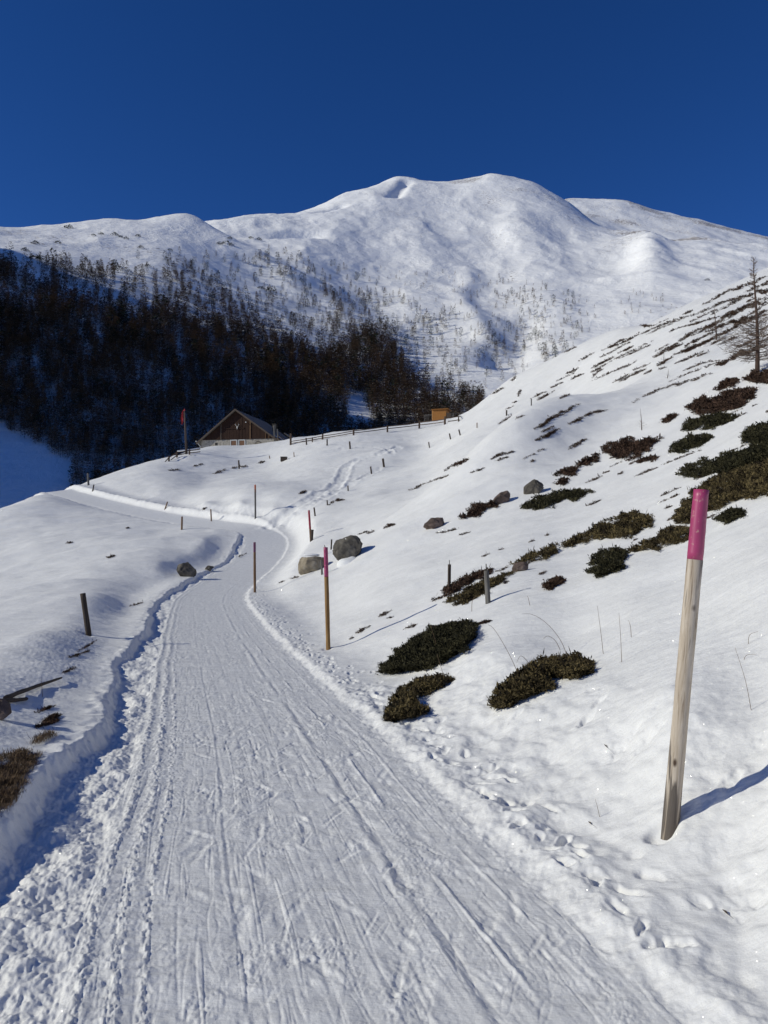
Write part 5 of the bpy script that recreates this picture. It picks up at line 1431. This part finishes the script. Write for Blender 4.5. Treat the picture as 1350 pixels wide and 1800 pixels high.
o = mb.build('heath', [M['heather'], M['soil']]); tag(o, 'thin streaks of brown heath and bare earth showing through the snow', 'heath', kind='stuff')

# ---------------------------------------------------------------- bare larches on the right slope
def larch(label, base_px, top_px, seed, n_whorl, dens, rad, name='larch_tree', cat='tree', spread=.34):
    r = random.Random(seed); B = on_ground(*base_px, 60); T = top_of(B, *top_px); H = (T - B).z
    root = thing(name, B, label, cat, 'bare larches on the right slope' if cat == 'tree' else None)
    tx = T.x - B.x
    def axis(u): return Vector((tx * u + .01 * H * math.sin(u * 5), 0, H * u))
    mb = MB(); mb.tube([axis(u) - (Vector((0, 0, .3)) if u == 0 else Vector()) for u in np.linspace(0, 1, 14)], [rad * (1 - u) ** 1.0 + rad * .08 for u in np.linspace(0, 1, 14)], 8, rough=.06, seed=seed); mb.build('trunk', M['larchnear'], root, True)
    mb = MB()
    for i in range(n_whorl):
        u = .10 + .88 * (i + r.random()) / n_whorl
        if u > .42 and r.random() > dens(u): continue
        a = r.uniform(0, 6.28); L = H * (spread * r.uniform(.6, 1.05) * (1 - .8 * sstep(.2, .5, u)) * (1 if u < .5 else (1.25 - u)) + .02)
        if u < .12: L *= .7
        p = axis(u); pts = [p]; ca, sa = math.cos(a), math.sin(a)
        up = r.uniform(-.25, .1) + .5 * u; m = 6; cur = p.copy(); tw = []
        for k in range(m):
            up += .12; s_ = L / m; cur = cur + Vector((ca * s_ * (1 - abs(up) * .3), sa * s_ * (1 - abs(up) * .3), up * s_ * .8)) + Vector((r.gauss(0, .02), r.gauss(0, .02), r.gauss(0, .02))) * L; pts.append(cur.copy())
        r0 = rad * .17 * (1 - u * .6)
        mb.tube(pts, [r0 * (1 - .8 * k / m) for k in range(m + 1)], 4, cap=False, tone=.5)
        for k in range(1, m + 1):
            for _ in range(r.choice((2, 3, 3))):
                if H < 1.5 and r.random() < .4: continue
                q = pts[k]; l = L * r.uniform(.12, .38) * (1 - k / m * .4)
                aa = a + r.choice((-1, 1)) * r.uniform(.5, 1.3); e = q + Vector((math.cos(aa) * l, math.sin(aa) * l, r.uniform(-.35, .45) * l))
                mid = (q + e) / 2 + Vector((0, 0, -.06 * l)); rt = max(.0022 if H < 3 else .006, r0 * .28)
                mb.tube([q, mid, e], [rt, rt * .8, rt * .4], 3, cap=False, tone=r.random())
                for _ in range(2):
                    st = mid.lerp(e, r.random()); a3 = aa + r.uniform(-1.2, 1.2); l3 = l * r.uniform(.25, .5)
                    mb.tube([st, st + Vector((math.cos(a3) * l3, math.sin(a3) * l3, r.uniform(-.5, .4) * l3))], [rt * .6, rt * .3], 3, cap=False, tone=r.random())
    mb.build('branches', M['larchtwig'], root)
larch('tall bare larch with long drooping lower branches near the right border', (1331, 655), (1326, 452), 5, 230, lambda u: .40, .085, spread=.36)
larch('small bare larch on the streaked slope left of the tall one', (1259, 597), (1256, 540), 6, 46, lambda u: .8, .05, spread=.36)
larch('bare sapling on the heath bank above the pole', (1128, 756), (1126, 718), 8, 26, lambda u: .8, .02, 'sapling', 'sapling', .3)
larch('tiny bare sapling low on the streaked slope', (1166, 640), (1168, 612), 9, 22, lambda u: .8, .02, 'sapling', 'sapling', .3)
larch('faint bare sapling beside the dark streaks on the slope', (1173, 665), (1176, 648), 10, 18, lambda u: .8, .02, 'sapling', 'sapling', .4)

# ---------------------------------------------------------------- branches, wires, grass stalks
def lay(name, label, cat, pts, rad, mat, lift=.012, group=None):
    W = []
    for (x, y) in pts:
        p = hit(x, y)
        if p is not None: p.z += lift; W.append(p)
    b = W[0].copy(); mb = MB(); Q = []
    for a, c in zip(W[:-1], W[1:]):
        for u in (0, .25, .5, .75):
            q = a.lerp(c, u); q.z = max(q.z, ground(q.x, q.y) + lift * .6); Q.append(q - b)
    Q.append(W[-1] - b); n = len(Q)
    rads = [rad * (1 - .6 * i / n) for i in range(n)] if not isinstance(rad, list) else rad
    mb.tube(Q, rads, 6, rough=.15, seed=3); o = mb.build(name, mat); o.location = b; tag(o, label, cat, group); return o
lay('fallen_branch', 'long dark stick lying on the snow at the left border', 'branch', [(10, 1233), (30, 1224), (65, 1211), (108, 1196)], .028, M['post'], .03)
lay('fallen_branch', 'short dark branch lying flat below the long stick at the left border', 'branch', [(-20, 1236), (10, 1236), (47, 1232)], .03, M['post'], .02)
lay('fallen_branch', 'thin dead root running right from the large dark juniper mound', 'branch', [(834, 1101), (848, 1095), (862, 1092)], .02, M['post'])
boulder('reddish brown stump half buried at the left border', -22, 14, 1233, 1266, M['rockred'], 31, name='stump')
SG = 'dry grass stalks standing in the snow'
STK = [([(912, 1182), (895, 1150), (866, 1103), (858, 1098)], 'long bent stalk left of the split juniper'),
       ([(998, 1150), (985, 1125), (960, 1095), (935, 1080), (918, 1079)], 'long arching stalk above the split juniper'),
       ([(987, 1142), (975, 1125), (962, 1118), (954, 1124)], 'short drooping stalk above the split juniper'),
       ([(1061, 1149), (1056, 1110), (1050, 1065)], 'fine upright stalk in open snow left of the pale pole'),
       ([(1093, 1164), (1091, 1120), (1088, 1077)], 'fine upright stalk nearest the pale pole on its left'),
       ([(1322, 1248), (1310, 1195), (1292, 1138)], 'long leaning stalk in the snow near the right border'),
       ([(1305, 1160), (1312, 1152), (1330, 1150)], 'small hooked stalk beside the long leaning one'),
       ([(1056, 1436), (1050, 1418), (1046, 1404)], 'tiny stalk left of the foot of the pale pole'),
       ([(1315, 1132), (1318, 1116), (1332, 1110)], 'hooked stalk at the right border level with the pole middle'),
       ([(772, 1150), (762, 1115), (755, 1095)], 'thin stalk leaning out of the large dark juniper mound'),
       ([(785, 1200), (775, 1172), (768, 1150)], 'thin stalk between the large mound and the horseshoe bush'),
       ([(938, 1180), (925, 1160), (915, 1153), (908, 1165)], 'bent stalk on top of the split juniper'),
       ([(932, 1064), (929, 1053), (927, 1047)], 'short stub stalk below the small dark tuft'),
       ([(829, 1075), (832, 1052), (845, 1046)], 'curved stalk just above the large dark juniper mound'),
       ([(75, 1225), (74, 1212), (72, 1190)], 'thin stalk beside the long stick on the left'),
       ([(70, 1300), (53, 1298), (46, 1286)], 'stalk with seed head above the dry grass mound on the left'),
       ([(1110, 1120), (1108, 1100), (1105, 1090)], 'fine short stalk behind the pale pole')]
for pts, lab in STK:
    b = on_ground(*pts[0]); mb = MB(); Q = [top_of(b, x, y) - b for x, y in pts]; Q[0].z -= .03
    C_ = [Vector(q) for q in catmull(np.array([q[:] for q in Q]), 5)]
    d = math.hypot(b.x, b.y); w = .00035 * d
    mb.tube(C_, [w * (1 - .6 * i / len(C_)) for i in range(len(C_))], 4, cap=False)
    o = mb.build('grass_stalk', M['drygrass']); o.location = b; tag(o, lab, 'grass stalk', SG)
for (x0, y0, x1, y1, lab) in [(1034, 1446, 1040, 1451, 'tiny brown seed husk on the snow left of the pale pole'), (1270, 1601, 1281, 1611, 'brown seed husk on the snow near the lower right corner'), (1062, 1310, 1068, 1316, 'small brown seed husk above the footprints near the pale pole')]:
    a = on_ground(x0, y0); c = on_ground(x1, y1); a.z += .006; c.z += .006; mb = MB(); q = c - a
    mb.tube([Vector(), q * .5 + Vector((0, 0, .003)), q], [.001, .0045, .001], 6)
    mb.tube([q, q * 1.8 + Vector((0, 0, .004)), q * 2.8], [.0008, .0006, .0005], 4); o = mb.build('seed_husk', M['post']); o.location = a; tag(o, lab, 'seed husk')
